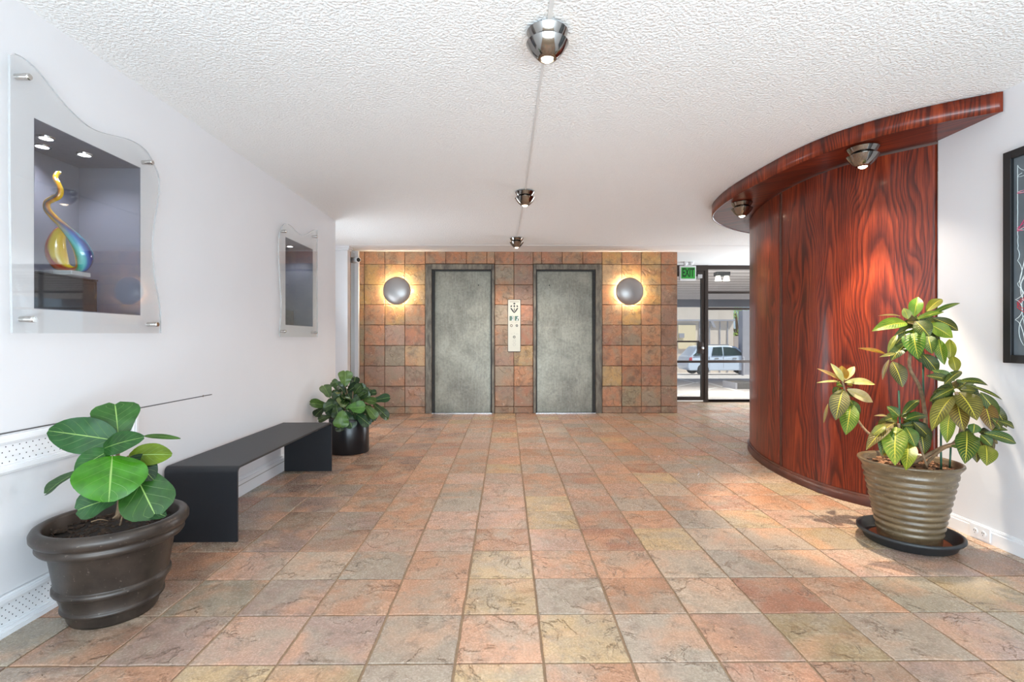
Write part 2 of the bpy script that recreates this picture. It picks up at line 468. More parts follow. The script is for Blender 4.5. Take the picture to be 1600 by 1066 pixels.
# left wall with two niche openings
N1 = dict(a=PX(53, 184, XL).y, b=PX(220, 263, XL).y, z0=1.232, z1=PX(53, 184, XL).z)
N2 = dict(a=PX(446, 371, XL).y, b=PX(489, 395, XL).y, z0=PX(446, 508, XL).z, z1=PX(446, 370, XL).z)
YE = 5.58
bm = nb()
cuts = [(Y0, N1['a'], None), (N1['a'], N1['b'], N1), (N1['b'], N2['a'], None), (N2['a'], N2['b'], N2), (N2['b'], YE, None)]
for a, b, nn in cuts:
    if nn is None: box(bm, XL - .34, XL, a, b, 0, H)
    else:
        box(bm, XL - .34, XL, a, b, 0, nn['z0']); box(bm, XL - .34, XL, a, b, nn['z1'], H)
wl_ = struct('wall_left', bm, M['wall'])
for nn in (N1, N2):
    bm = nb(); q = .004
    a, b, z0, z1 = nn['a'], nn['b'], nn['z0'], nn['z1']
    box(bm, XL - .34, XL - .335 + .02, a, b, z0, z1)
    box(bm, XL - .32, XL - .002, a, a + q, z0, z1); box(bm, XL - .32, XL - .002, b - q, b, z0, z1)
    box(bm, XL - .32, XL - .002, a + q, b - q, z0, z0 + q)
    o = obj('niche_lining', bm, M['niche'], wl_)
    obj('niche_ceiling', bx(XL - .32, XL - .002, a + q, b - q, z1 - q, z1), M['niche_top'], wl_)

# right wall, far walls
struct('wall_right', bx(XR, XR + .12, Y0, 3.03, 0, H), M['wall'])
struct('wall_corridor', bx(2.95, 5.1, 5.75, 5.87, 0, H), M['wall'])
struct('wall_corridor_end', bx(5.0, 5.1, 5.87, 8.95, 0, H), M['wall'])
bm = nb(); box(bm, -2.7, -2.6, 5.58, 7.7, 0, H)
struct('wall_left_recess', bm, M['wall'])
# baseboards
def baseboard(name, pts_y, x, sgn, h=.085, th=.014):
    bm = nb()
    a, b = pts_y
    box(bm, min(x, x + sgn * th), max(x, x + sgn * th), a, b, 0, h - .02)
    box(bm, min(x, x + sgn * th * .6), max(x, x + sgn * th * .6), a, b, h - .02, h - .006)
    box(bm, min(x, x + sgn * th * .3), max(x, x + sgn * th * .3), a, b, h - .006, h)
    return struct(name, bm, M['white'])
baseboard('baseboard_right', (Y0, 3.0), XR, -1)

# left recess: pilaster, mirrored strip, white post
pil = bm = nb(); box(bm, -2.6, -2.235, 7.08, 7.2, 0, 2.36); box(bm, -2.6, -2.215, 7.06, 7.22, 2.36, 2.385); box(bm, -2.6, -2.2, 7.045, 7.235, 2.385, 2.42)
struct('trim_1', bm, M['white'], bevel=.004)
struct('trim_2', bx(-2.262, -2.252, 7.2, 7.46, 0, 2.38), plain('mirror_strip', (200, 200, 196), .05, metal=1))
struct('trim_3', bx(-2.3, -2.196, 7.46, 7.56, 0, H), M['white'])

# ------------------------------------------------------------------ elevator wall
wb = nb(); box(wb, -2.196, 2.56, YB + .012, YB + .35, 0, H)
wall_back = None
bm = nb()
D1 = (-1.216, -.180); D2 = (.394, 1.428)
DR = [(-1.112, -.228), (.444, 1.324)]
ztop = 2.144
for a, b in ((-2.196, DR[0][0] - .02), (DR[0][1] + .02, DR[1][0] - .02), (DR[1][1] + .02, 2.56)):
    box(bm, a, b, YB + .008, YB + .3, 0, H)
for a, b in DR: box(bm, a - .02, b + .02, YB + .008, YB + .3, ztop + .02, H)
wb.free()
wall_back = struct('wall_back', bm, M['wgrout'])
ze = [0, .101, .4056, .708, 1.014, 1.3205, 1.623, 1.923, 2.227, 2.419]
WP = {'o': (204, 142, 102), 'r': (172, 108, 86), 'y': (206, 164, 100), 'k': (150, 136, 104), 'm': (160, 124, 110), 'g': (160, 146, 128), 'b': (150, 110, 88), 'e': (200, 168, 130), 'x': (190, 120, 84)}
colsL = [-2.194, -2.123, -1.82, -1.52, -1.216]; colsC = [-.18, .107, .394]; colsR = [1.428, 1.7245, 2.018, 2.315, 2.56]
LT = ['rogg', 'mmmm', 'mmmm', 'kmgl', 'kxmr', 'yoyo', 'yyyy', 'oyyy', 'oooo']
CT = ['bb', 'mr', 'go', 'my', 'br', 'gr', 'om', 'gm', 'xr']
RT = ['bbmm', 'xkgm', 'yxrm', 'xxom', 'rgom', 'oyom', 'oyym', 'eyyx', 'yoyx']
rw = random.Random(11)
wtm = [tile_mesh('wall_tile', .295, .295, .008, 40 + k, .004) for k in range(4)]
for m in wtm: m.materials.append(M['wtile'])
def wall_tile(x0, x1, z0, z1, key, proud):
    o = D.objects.new('tile', wtm[rw.randrange(4)]); C.objects.link(o); o.parent = wall_back
    o.location = ((x0 + x1) / 2, YB + .0075 - proud - rw.uniform(0, .001), (z0 + z1) / 2); o.rotation_euler = (PI / 2, 0, 0)
    o.scale = ((x1 - x0 - .008) / .295, (z1 - z0 - .008) / .295, 1)
    c = WP.get(key, (186, 150, 108)); q = rw.uniform(-9, 9); c = tuple(max(0, min(255, v * .66 + m * .34 + q - 2)) for v, m in zip(c, (152, 122, 90)))
    o.color = (*[v * 1.0 for v in lin(c)], 1)
for cols, T in ((colsL, LT), (colsC, CT), (colsR, RT)):
    for ri in range(9):
        for ci in range(len(cols) - 1):
            wall_tile(cols[ci], cols[ci + 1], ze[ri], ze[ri + 1], T[ri][ci], .0075)
for cols in ([-1.216, -.91, -.60, -.295, -.18], [.394, .52, .83, 1.14, 1.428]):
    for ci in range(4): wall_tile(cols[ci], cols[ci + 1], 2.235, 2.419, rw.choice('xrxo'), .006)

for k, ((fa, fb), (da, db)) in enumerate(zip((D1, D2), DR)):
    d = struct('door_%d' % (k + 1), nb() if False else bx(da - .012, db + .012, YB + .085, YB + .115, .008, ztop + .01), M['door'])
    tag(d, 'mottled grey steel elevator door ' + ('beside the fig planter side of the call panel' if k == 0 else 'on the EXIT sign side of the call panel'), 'elevator door') if False else None
    bm = nb()
    box(bm, fa + .004, da - .006, YB - .018, YB + .06, 0, 2.228); box(bm, db + .006, fb - .004, YB - .018, YB + .06, 0, 2.228)
    box(bm, da - .006, db + .006, YB - .018, YB + .06, ztop + .006, 2.228)
    obj('door_frame', bm, M['frame'], d, bevel=.004)
    bm = nb()
    la, lb = (.03, .012) if k == 0 else (.012, .03)
    box(bm, da - .018, da + la, YB + .02, YB + .084, 0, ztop + .004); box(bm, db - lb, db + .018, YB + .02, YB + .084, 0, ztop + .004)
    box(bm, da + la, db - lb, YB + .02, YB + .084, ztop - .012, ztop + .006)
    obj('door_reveal', bm, M['reveal'], d)
    obj('threshold', bx(da - .006, db + .006, YB - .016, YB + .084, 0, .007), M['steel'], d)
    kx = db - .2 if k == 0 else da + .2
    obj('keyhole', lathe(nb(), [(0, .003), (.009, .003), (.009, 0)], 12, (kx, YB + .0855, ztop - .22), '-y'), M['hole'], d)
    obj('shaft_back', bx(da - .018, db + .018, YB + .2, YB + .21, 0, ztop + .02), M['hole'], d)

# call panel
pc = P(803.5, 509, YB - .004)
pl = thing('elevator_call_panel', (pc.x, YB, pc.z - .385), 'tall narrow brushed metal call panel between the elevator doors', 'elevator panel')
px0, px1, pz0, pz1 = pc.x - .092, pc.x + .092, pc.z - .385, pc.z + .385
yF = YB - .022
obj('backing', bx(px0 - .006, px1 + .006, YB - .008, YB - .0005, pz0 - .006, pz1 + .006), M['ink'], pl)
obj('face_plate', bx(px0, px1, yF, YB - .008, pz0, pz1), M['plate'], pl, bevel=.002)
def flat(bm, pts, y, th=.0015):
    a = [bm.verts.new((x, y, z)) for x, z in pts]; b = [bm.verts.new((x, y - th, z)) for x, z in pts]
    n = len(pts); bm.faces.new(b)
    for i in range(n): bm.faces.new((a[i], a[(i + 1) % n], b[(i + 1) % n], b[i]))
    bmesh.ops.recalc_face_normals(bm, faces=bm.faces)
def pq(u, v): return (px0 + u * (px1 - px0), pz1 - v * (pz1 - pz0))   # u,v 0..1 from the top left
def ring(bm, u, v, r, w, y=yF):
    cx, cz = pq(u, v)
    lathe(bm, [(r - w, 0), (r - w, .003), (r, .003), (r, 0)], 20, (cx, y, cz), '-y')
bm = nb()
def quadp(*uv):
    b_ = nb(); flat(b_, [pq(*q) for q in uv], yF); obj('emblem_mark', b_, M['ink'], pl)
# emblem: diamond of arrows over a chevron
quadp((.5, .055), (.62, .075), (.5, .09), (.40, .075)); quadp((.5, .095), (.57, .125), (.5, .15), (.43, .125))
quadp((.2, .115), (.3, .105), (.33, .13), (.2, .145)); quadp((.8, .115), (.7, .105), (.67, .13), (.8, .145))
quadp((.18, .165), (.26, .155), (.42, .205), (.5, .235), (.5, .26), (.36, .23)); quadp((.82, .165), (.64, .23), (.5, .26), (.5, .235), (.58, .205), (.74, .155))
quadp((.47, .165), (.53, .165), (.53, .215), (.47, .215)); quadp((.13, .037), (.87, .037), (.87, .043), (.13, .043))
quadp((.48, .645), (.52, .645), (.5, .655)); quadp((.2, .66), (.35, .66), (.35, .662), (.2, .662)); quadp((.65, .66), (.8, .66), (.8, .662), (.65, .662))
quadp((.25, .435), (.45, .435), (.45, .437), (.25, .437)); quadp((.55, .435), (.75, .435), (.75, .437), (.55, .437))
bm = nb()
for u0, shape in ((.12, 0), (.54, 1)):
    bm = nb(); flat(bm, [pq(u0, .315), pq(u0 + .32, .315), pq(u0 + .32, .405), pq(u0, .405)], yF); obj('pictogram', bm, M['green_ink'], pl)
bm = nb()
for q in ([(.3, .325), (.42, .325), (.36, .345)], [(.28, .36), (.42, .35), (.42, .365)], [(.3, .385), (.42, .375), (.42, .4), (.3, .4)],
          [(.74, .345), (.84, .32), (.84, .36), (.78, .365)], [(.68, .375), (.78, .37), (.76, .4), (.68, .4)]):
    bm = nb(); flat(bm, [pq(*w) for w in q], yF - .0016); obj('pictogram_figure', bm, M['white'], pl)
bm = nb(); ring(bm, .27, .5, .02, .008); obj('key_switch', bm, M['frame'], pl)
bm = nb(); ring(bm, .71, .5, .018, .009); obj('key_switch', bm, M['ink'], pl)
bm = nb(); ring(bm, .5, .72, .019, .008); obj('call_button', bm, M['ink'], pl)
for v in (.8, .87):
    bm = nb(); ring(bm, .5, v, .021, .004); obj('call_button', bm, M['plate_grey'], pl)

# sconces
def sconce(px, py, label, dx):
    c = P(px, py, YB - .1)
    c.y = YB
    r = thing('wall_sconce', (c.x, YB, c.z), label, 'wall lamp', 'dome wall lamps beside the elevators')
    obj('mount', lathe(nb(), [(0, .055), (.05, .055), (.055, .05), (.055, 0.001)], 24, (c.x, YB, c.z), '-y'), M['steel'], r, smooth=True)
    R = .207; prof = [(R * math.sin(a), .055 + .085 * math.cos(a)) for a in [PI / 2 * k / 14 for k in range(14, -1, -1)]]
    prof = [(R - .006, .052)] + prof; prof[-1] = (0, prof[-1][1])
    s = obj('dome_shade', lathe(nb(), prof, 56, (c.x, YB, c.z), '-y'), M['sconce_metal'], r, smooth=True)
    obj('bulb', lathe(nb(), [(.06, .012), (.085, .02), (.095, .03), (.085, .04), (.06, .048)], 24, (c.x, YB, c.z), '-y'), M['sconce_glow'], r, smooth=True)
    for k in range(6):
        a = 2 * PI * k / 6
        light('sconce_light', 'POINT', (c.x + .15 * math.cos(a), YB - .045, c.z + .15 * math.sin(a)), 4.2, (1, .80, .55), parent=r, shadow_soft_size=.02)
M['sconce_metal'] = plain('sconce_satin_metal', (176, 172, 170), .38, metal=.6)
sconce(619, 454, 'satin metal dome wall lamp between the white pilaster and an elevator door', 0)
sconce(985, 455, 'satin metal dome wall lamp beside the EXIT sign end of the tile wall', 0)

# security camera on the white post
r = thing('security_camera', (-2.25, 7.46, 2.28), 'small white security camera on the post beside the tile wall', 'security camera')
c = Vector((-2.235, 7.36, 2.27))
obj('mount_base', lathe(nb(), [(0, .03), (.035, .03), (.04, 0)], 20, (-2.25, 7.458, 2.27), '-y'), M['white'], r, smooth=True)
obj('housing', tube(nb(), [(-2.25, 7.43, 2.27), (-2.235, 7.40, 2.27), (-2.19, 7.35, 2.265), (-2.15, 7.31, 2.26)], [.03, .042, .042, .036], 16), M['white'], r, smooth=True)
obj('lens', tube(nb(), [(-2.151, 7.311, 2.26), (-2.143, 7.303, 2.259)], [.03, .026], 16), M['hole'], r)

# ------------------------------------------------------------------ storefront and street side
YS = 8.86; sS = YS / F
def sx(px): return P(px, 530, YS).x
def sz(py): return P(1120, py, YS).z
win = struct('window_1', bx(sx(1105), 5.0, YS - .03, YS + .03, 0, .035), M['bronze'])
for a, b in ((627, 624), (567, 563), (484.5, 481), (459, 455.5), (421, 415)):
    obj('rail', bx(sx(1105), 5.0, YS - .03, YS + .03, sz(a), min(sz(b), H - .005)), M['bronze'], win)
obj('mullion', bx(sx(1178.5), sx(1182), YS - .03, YS + .03, .035, H - .005), M['bronze'], win)
zz = [.035, sz(567), sz(563), sz(484.5), sz(481), sz(459), sz(455.5), sz(421)]
for a, b in ((zz[0], zz[1]), (zz[2], zz[3]), (zz[4], zz[5]), (zz[6], zz[7])):
    obj('pane', bx(sx(1105), sx(1178.5), YS - .004, YS + .004, a, b), M['pane'], win)
    obj('pane', bx(sx(1182), 5.0, YS - .004, YS + .004, a, b), M['pane'], win)
door = struct('door_3', bx(sx(1095), sx(1099.5), YS - .03, YS + .03, .03, sz(424)), M['bronze'])
obj('door_jamb', bx(sx(1100), sx(1105), YS - .045, YS + .045, 0, H - .005), M['bronze'], door)
obj('door_head', bx(2.5, sx(1100), YS - .045, YS + .045, sz(424) + .004, H - .005), M['bronze'], door)
dxl = 2.62
obj('stile', bx(2.52, dxl, YS - .03, YS + .03, .03, sz(424)), M['bronze'], door)
obj('bottom_rail', bx(dxl, sx(1095), YS - .03, YS + .03, .03, sz(620)), M['bronze'], door)
obj('top_rail', bx(dxl, sx(1095), YS - .03, YS + .03, sz(432), sz(424)), M['bronze'], door)
obj('mid_rail', bx(dxl, sx(1095), YS - .03, YS + .03, sz(567), sz(563.5)), M['bronze'], door)
obj('pane', bx(dxl, sx(1095), YS - .004, YS + .004, sz(620), sz(432)), M['pane'], door)
pb = nb(); box(pb, dxl, sx(1090), YS - .09, YS - .065, sz(535), sz(532.5))
obj('push_bar', pb, M['bronze'], door)
lk = obj('lock_case', bx(sx(1087.5), sx(1096.5), YS - .075, YS - .031, sz(552.5), sz(534.5)), M['bronze'], door, bevel=.004)
obj('knob', lathe(nb(), [(0, .05), (.025, .045), (.03, .02), (.015, 0)], 20, (sx(1094), YS - .075, sz(544)), '-y'), M['steel'], lk, smooth=True)
obj('closer', bx(sx(1087), sx(1094), YS - .1, YS - .032, sz(436), sz(430)), M['steel'], door)
struct('trim_4', bx(2.5, 5.0, YS - .06, YS + .1, H - .006, H - .0045), M['white'])

# exit sign
YX = 8.5
ec = P(1074.5, 427, YX)
r = thing('exit_sign', (ec.x, YX, ec.z - .13), 'green lit EXIT sign with white emergency lamp heads under the ceiling', 'exit sign')
hw, hh = .137, .125
obj('housing', bx(ec.x - hw, ec.x + hw, YX - .02, YX + .03, ec.z - hh, ec.z + hh), M['white'], r, bevel=.006)
obj('face', bx(ec.x - hw + .02, ec.x + hw - .02, YX - .0225, YX - .0205, ec.z - hh + .03, ec.z + hh - .03), emit('exit_green', (44, 150, 52), .22), r)
obj('ceiling_mount', bx(ec.x - .05, ec.x + .05, YX - .01, YX + .02, ec.z + hh, H - .006), M['white'], r)
for sgn in (-1, 1):
    obj('lamp_head', lathe(nb(), [(0, .035), (.02, .034), (.036, .025), (.038, 0), (.02, -.03), (0, -.035)], 20, (ec.x + sgn * .05, YX - .035, ec.z + hh + .04), '-y'), M['white'], r, smooth=True)
def text_mesh(body, size, mat, parent, loc, rot, name, extr=.001, sx_=1.0, weight=0):
    cu = D.curves.new(name, 'FONT'); cu.body = body; cu.size = size; cu.align_x = 'CENTER'; cu.align_y = 'CENTER'; cu.extrude = extr; cu.offset = weight
    tmp = D.objects.new(name, cu); C.objects.link(tmp)
    dg = bpy.context.evaluated_depsgraph_get()
    me = D.meshes.new_from_object(tmp.evaluated_get(dg)); D.objects.remove(tmp)
    me.materials.clear(); me.materials.append(mat)
    o = D.objects.new(name, me); C.objects.link(o); o.parent = parent
    o.location = Vector(loc) - wloc(parent); o.rotation_euler = rot; o.scale = (sx_, 1, 1)
    return o
text_mesh('EXIT', .2, plain('exit_letters', (18, 62, 24), .6), r, (ec.x, YX - .0235, ec.z), (PI / 2, 0, 0), 'lettering', .0008, .50, .006)

# outside: parking garage
SL = -.045
def gz(y): return -.03 + SL * (y - 9)
def G(px, py):          # point on the sloping drive seen at this pixel of the survey
    cx = px - 800; X = cx * math.cos(YAW) + F * math.sin(YAW); Yw = -cx * math.sin(YAW) + F * math.cos(YAW); dz = HZ - py
    s = (-.03 - SL * 9 - EYE) / (dz - SL * Yw)
    return Vector((X * s, Yw * s, EYE + dz * s))
M['concrete'] = plain('garage_concrete', (196, 190, 186), .8, var=.12, vs=1.5)
M['conc_grey'] = plain('column_concrete', (172, 172, 180), .8, var=.06, vs=3)
M['beige'] = plain('beige_render', (222, 210, 196), .9, var=.06, vs=.8)
bm = nb(); v = [bm.verts.new(p) for p in ((-14, 8.95, gz(8.95)), (40, 8.95, gz(8.95)), (40, 48, gz(48)), (-14, 48, gz(48)))]
bm.faces.new(v); r_ = bmesh.ops.extrude_face_region(bm, geom=bm.faces[:]); bmesh.ops.translate(bm, verts=[q for q in r_['geom'] if isinstance(q, bmesh.types.BMVert)], vec=(0, 0, -.2))
bmesh.ops.recalc_face_normals(bm, faces=bm.faces)
drive = struct('ground_drive', bm, M['concrete'])
def stripe(p, q, w=.1):
    a, b = G(*p), G(*q); d = (b - a).normalized(); n = Vector((-d.y, d.x, 0)) * w / 2
    bm = nb(); pts = [a - n, a + n, b + n, b - n]
    lo = [bm.verts.new((x.x, x.y, gz(x.y))) for x in pts]; up = [bm.verts.new((x.x, x.y, gz(x.y) + .006)) for x in pts]
    bm.faces.new(up)
    for i in range(4): bm.faces.new((lo[i], lo[(i + 1) % 4], up[(i + 1) % 4], up[i]))
    bmesh.ops.recalc_face_normals(bm, faces=bm.faces)
    obj('painted_line', bm, M['line'], drive)
M['line'] = plain('line_paint', (236, 234, 230), .7)
for a, b in (((1055, 591), (1090, 599)), ((1055, 605), (1092, 597)), ((1050, 620), (1095, 611)), ((1100, 597), (1160, 613)), ((1103, 609), (1120, 606))): stripe(a, b)
# garage ceiling boards (each board its own piece)
gc = struct('ceiling_garage', bx(-6, 14, 8.95, 20.2, 2.72, 2.9), plain('garage_soffit', (110, 106, 108), .9))
bmB = D.meshes.new('board'); b_ = bx(-6, 14, -.143, .143, -.03, 0); b_.to_mesh(bmB); b_.free(); bmB.materials.append(plain('garage_boards', (240, 234, 234), .8, var=.06, vs=2))
bmC = bmB.copy(); bmC.materials.clear(); bmC.materials.append(plain('garage_boards_darker', (196, 190, 190), .8, var=.06, vs=2))  # every other board in a darker tint, so the rows read
for k in range(36):
    o = D.objects.new('board', (bmB, bmC)[k % 2]); C.objects.link(o); o.parent = gc; o.location = (0, 9.3 + k * .3, 2.72)
struct('beam_garage', bx(-6, 14, 20.2, 20.6, 2.42, 2.9), plain('beam_bluegrey', (138, 142, 156), .8))
# garage light
gl_ = P(1128, 428, 11.8)
r = thing('garage_light', (gl_.x, 11.8, 2.55), 'twin head lamp under the garage ceiling outside the glass', 'lamp')
obj('housing', bx(gl_.x - .16, gl_.x + .16, 11.7, 11.9, 2.6, 2.69), M['hole'], r, bevel=.01)
for sgn in (-1, 1):
    bm = nb(); lathe(bm, [(0, -.13), (.075, -.13), (.05, 0), (0, 0)], 16, (gl_.x + sgn * .1, 11.78, 2.61)); obj('lamp_head', bm, emit('garage_lamp', (255, 250, 240), 1.3), r)
light('garage_beam', 'SPOT', (gl_.x, 11.75, 2.46), 620, (1, .97, .92), parent=r, spot_size=2.9, spot_blend=.6, shadow_soft_size=.1, aim=(0, .25, -1))
# column, planter, bollard
def ground_box(name, px0, px1, pyb, h, depth, mat, label, cat):
    a = G(px0, pyb); b = P(px1, pyb, a.y)
    bm = nb(); box(bm, a.x, b.x, a.y, a.y + depth, gz(a.y + depth) - .03, gz(a.y) + h)
    return tag(obj(name, bm, mat, bevel=.01), label, cat)
a = G(1160, 586); b = P(1177, 586, a.y)
bm = nb(); box(bm, a.x, b.x, a.y, a.y + .5, gz(a.y + .5) - .03, 2.69)
col = struct('column_garage', bm, M['conc_grey'], bevel=.02)
obj('dark_stripe', bx(P(1172, 586, a.y).x, b.x + .004, a.y - .012, a.y + .05, gz(a.y), 2.6), M['hole'], col)
a = G(1161, 587); r = thing('bollard', (a.x, a.y, gz(a.y)), 'grey steel bollard in front of the garage column outside', 'bollard')
obj('post', lathe(nb(), [(.07, -.02), (.07, .92), (.06, .98), (0, 1.0)], 20, (a.x, a.y, gz(a.y))), M['conc_grey'], r, smooth=True)
obj('collar', lathe(nb(), [(.075, .7), (.076, .72), (.076, .82), (.075, .84)], 20, (a.x, a.y, gz(a.y))), M['white'], r)
a = G(1152, 608); b = P(1180, 608, a.y)
r = thing('planter_curb', (a.x, a.y, gz(a.y)), 'low dark grey curb block with pale end outside the glass', 'curb')
obj('block', bx(a.x, b.x, a.y, a.y + .8, gz(a.y + .8) - .02, gz(a.y) + .17), plain('dark_curb', (112, 110, 108), .8), r, bevel=.01)
obj('pale_end', bx(a.x - .05, a.x - .001, a.y, a.y + .8, gz(a.y + .8) - .02, gz(a.y) + .16), M['conc_grey'], r)
# far building
YF = 33
def fx(px): return P(px, 530, YF).x
def fz(py): return P(1120, py, YF).z
bd = thing('neighbour_building', (fx(1090), YF, gz(YF)), 'pale beige building across the drive behind the car', 'building')
obj('wall', bx(fx(960), fx(1146), YF, YF + 3, gz(YF) - .3, fz(460)), M['beige'], bd)
obj('cornice', bx(fx(960), fx(1146) + .05, YF - .18, YF, fz(502), fz(499.5)), M['conc_grey'], bd)
obj('cream_panel', bx(fx(1059), fx(1086), YF - .1, YF, fz(545), fz(508)), plain('cream_panel', (238, 222, 184), .8), bd)
obj('vent', bx(fx(1060), fx(1068), YF - .16, YF - .1, fz(528), fz(521)), M['conc_grey'], bd)
for px in (1092, 1108, 1124, 1136): obj('pilaster_joint', bx(fx(px), fx(px) + .06, YF - .04, YF, gz(YF), fz(502)), M['conc_grey'], bd)
bm = nb(); pts = [(fx(1106), fz(502)), (fx(1110), fz(502)), (fx(1115), fz(512)), (fx(1110.5), fz(512))]
flat(bm, pts, YF - .3, .12); obj('awning_bracket', bm, M['conc_grey'], bd)
lw = tag(obj('garden_wall', bx(P(1147, 530, YF + 1).x, fx(1230), YF + 1, YF + 1.3, gz(YF) - .3, fz(525)), plain('grey_wall', (168, 160, 158), .9)), 'low grey boundary wall under the tree behind the garage column', 'wall')  # boundary wall in one even grey
# tree
r = thing('street_tree', (P(1152, 530, YF + 4).x, YF + 4, gz(YF + 4) - .2), 'bright green leafy tree in the gap beside the beige building', 'tree')
ty = YF + 4; tx = P(1152, 530, ty).x
obj('trunk', tube(nb(), [(tx, ty, gz(ty) - .5), (tx + .05, ty, 1.2), (tx - .1, ty, 3.0)], [.16, .13, .07], 10), M['stem'], r)
for bxn in ((-.5, 2.2), (.6, 2.6)): obj('branch', tube(nb(), [(tx, ty, 1.2), (tx + bxn[0] * .5, ty, 1.8), (tx + bxn[0], ty, bxn[1])], [.07, .05, .03], 8), M['stem'], r)
bm = nb(); rr = random.Random(5)
for cxx, czz, cr, n in ((-.2, 1.1, .85, 520), (.5, .9, .8, 420), (-.1, 3.1, .8, 320), (.5, 2.7, .5, 120)):
    for _ in range(n):
        d = Vector((rr.gauss(0, 1), rr.gauss(0, 1), rr.gauss(0, .8))).normalized() * cr * rr.random() ** .4
        p = Vector((tx + cxx, ty, czz)) + d; a = Vector((rr.gauss(0, 1), rr.gauss(0, 1), rr.gauss(0, 1))).normalized(); b = a.orthogonal().normalized(); s = rr.uniform(.06, .11)
        bm.faces.new([bm.verts.new(p + a * s), bm.verts.new(p + b * s * .6), bm.verts.new(p - a * s), bm.verts.new(p - b * s * .6)])
obj('foliage', bm, plain('tree_leaves', (148, 178, 62), .6, var=.4, vs=3), r, kind='stuff')

# car (pale blue estate), side on
YC = 28.5
c0 = P(1066, 545, YC).x; gc_ = gz(YC)
r = thing('car', (c0 + 2.2, YC, gc_), 'pale blue white estate car with red tail lamp parked across the drive', 'car')
M['car'] = plain('car_paint', (206, 222, 240), .25, coat=.6); M['car_glass'] = plain('car_glass', (44, 62, 58), .1, coat=.5)
side = [(0.0, .45), (.02, .75), (.08, 1.0), (.18, 1.08), (.62, 1.60), (.9, 1.66), (2.3, 1.66), (2.75, 1.60), (3.35, 1.12), (4.1, 1.02), (4.45, .85), (4.5, .45), (4.4, .28), (.1, .28)]
bm = nb(); W_ = 1.75
va = [bm.verts.new((c0 + x, YC, gc_ + z)) for x, z in side]
def inset(x, z): return .0 if z < 1.05 else (z - 1.05) * .28
vA = [bm.verts.new((c0 + x, YC - W_ / 2 + inset(x, z), gc_ + z)) for x, z in side]; vB = [bm.verts.new((c0 + x, YC + W_ / 2 - inset(x, z), gc_ + z)) for x, z in side]
for q in va: bm.verts.remove(q)
bm.faces.new(vA); bm.faces.new(vB[::-1])
for i in range(len(side)):
    j = (i + 1) % len(side); bm.faces.new((vA[i], vB[i], vB[j], vA[j]))
bmesh.ops.recalc_face_normals(bm, faces=bm.faces)
body = obj('body', bm, M['car'], r, bevel=.05)
def car_pane(pts, name='side_window', mat=None, dy=0.012):
    bm = nb(); ys = [YC - W_ / 2 + inset(x, z) - dy for x, z in pts]
    f = [bm.verts.new((c0 + x, y, gc_ + z)) for (x, z), y in zip(pts, ys)]; g = [bm.verts.new((c0 + x, y + .03, gc_ + z)) for (x, z), y in zip(pts, ys)]
    bm.faces.new(f)
    for i in range(len(pts)): bm.faces.new((f[i], f[(i + 1) % len(pts)], g[(i + 1) % len(pts)], g[i]))
    bmesh.ops.recalc_face_normals(bm, faces=bm.faces); return obj(name, bm, mat or M['car_glass'], r)
car_pane([(.28, 1.1), (.68, 1.54), (1.05, 1.56), (1.05, 1.1)]); car_pane([(1.35, 1.1), (1.45, 1.56), (1.95, 1.58), (1.95, 1.1)])
car_pane([(2.02, 1.1), (2.02, 1.58), (2.35, 1.57), (2.72, 1.5), (3.15, 1.12)])
car_pane([(.05, .8), (.1, 1.0), (.24, 1.04), (.24, .8)], 'tail_lamp', plain('tail_red', (196, 40, 60), .3))
for x in (1.5, 2.5): car_pane([(x, .93), (x, .98), (x + .2, .98), (x + .2, .93)], 'door_handle', M['steel'], .03)
for x in (1.98, 1.2): car_pane([(x, .4), (x, 1.05), (x + .015, 1.05), (x + .015, .4)], 'door_seam', M['conc_grey'], .004)
obj('roof_rail', bx(c0 + .8, c0 + 2.4, YC - .62, YC - .58, gc_ + 1.66, gc_ + 1.72), M['steel'], r)
for x in (.85, 3.6):
    for y in (YC - W_ / 2 - .02, YC + W_ / 2 + .02 - .22):
        bm = lathe(nb(), [(0, .02), (.19, .02), (.2, 0), (.3, 0), (.33, .03), (.33, .19), (.3, .22), (0, .22)], 28, (c0 + x, y + .22, gc_ + .33), '-y')
        w_ = obj('wheel', bm, M['rubber'], r)
        obj('hub_cap', lathe(nb(), [(0, .03), (.17, .015), (.19, 0)], 20, (c0 + x, y + (.0 if y < YC else .22), gc_ + .33), '-y'), M['steel'], w_)

# ------------------------------------------------------------------ curved wood enclosure
def uv_sheet(bm, pts2, z0, z1, u0=0, out=None):
    L = bm.loops.layers.uv.verify(); u = u0; n = len(pts2); vs = []
    for k, p in enumerate(pts2):
        if k: u += (Vector(pts2[k]) - Vector(pts2[k - 1])).length
        vs.append((bm.verts.new((p[0], p[1], z0)), bm.verts.new((p[0], p[1], z1)), u))
    for a, b in zip(vs, vs[1:]):
        f = bm.faces.new((a[0], b[0], b[1], a[1])); f.smooth = True
        for lp, q in zip(f.loops, ((a[2], z0), (b[2], z0), (b[2], z1), (a[2], z1))): lp[L].uv = q
    return vs
basepts = [(2.622, 3.035), (2.43, 3.24), (2.33, 3.39), (2.262, 3.56), (2.225, 3.80), (2.222, 4.1), (2.255, 4.42), (2.34, 4.78), (2.48, 5.15), (2.7, 5.45), (2.95, 5.7)]
cv = [(p.x, p.y) for p in spline([(x, y, 0) for x, y in basepts], 8)]
def offset(pts, d):
    out = []
    for i, p in enumerate(pts):
        a = Vector(pts[max(i - 1, 0)]); b = Vector(pts[min(i + 1, len(pts) - 1)]); t_ = (b - a).normalized()
        n = Vector((-t_.y, t_.x)); out.append((p[0] + n.x * d, p[1] + n.y * d))
    return out
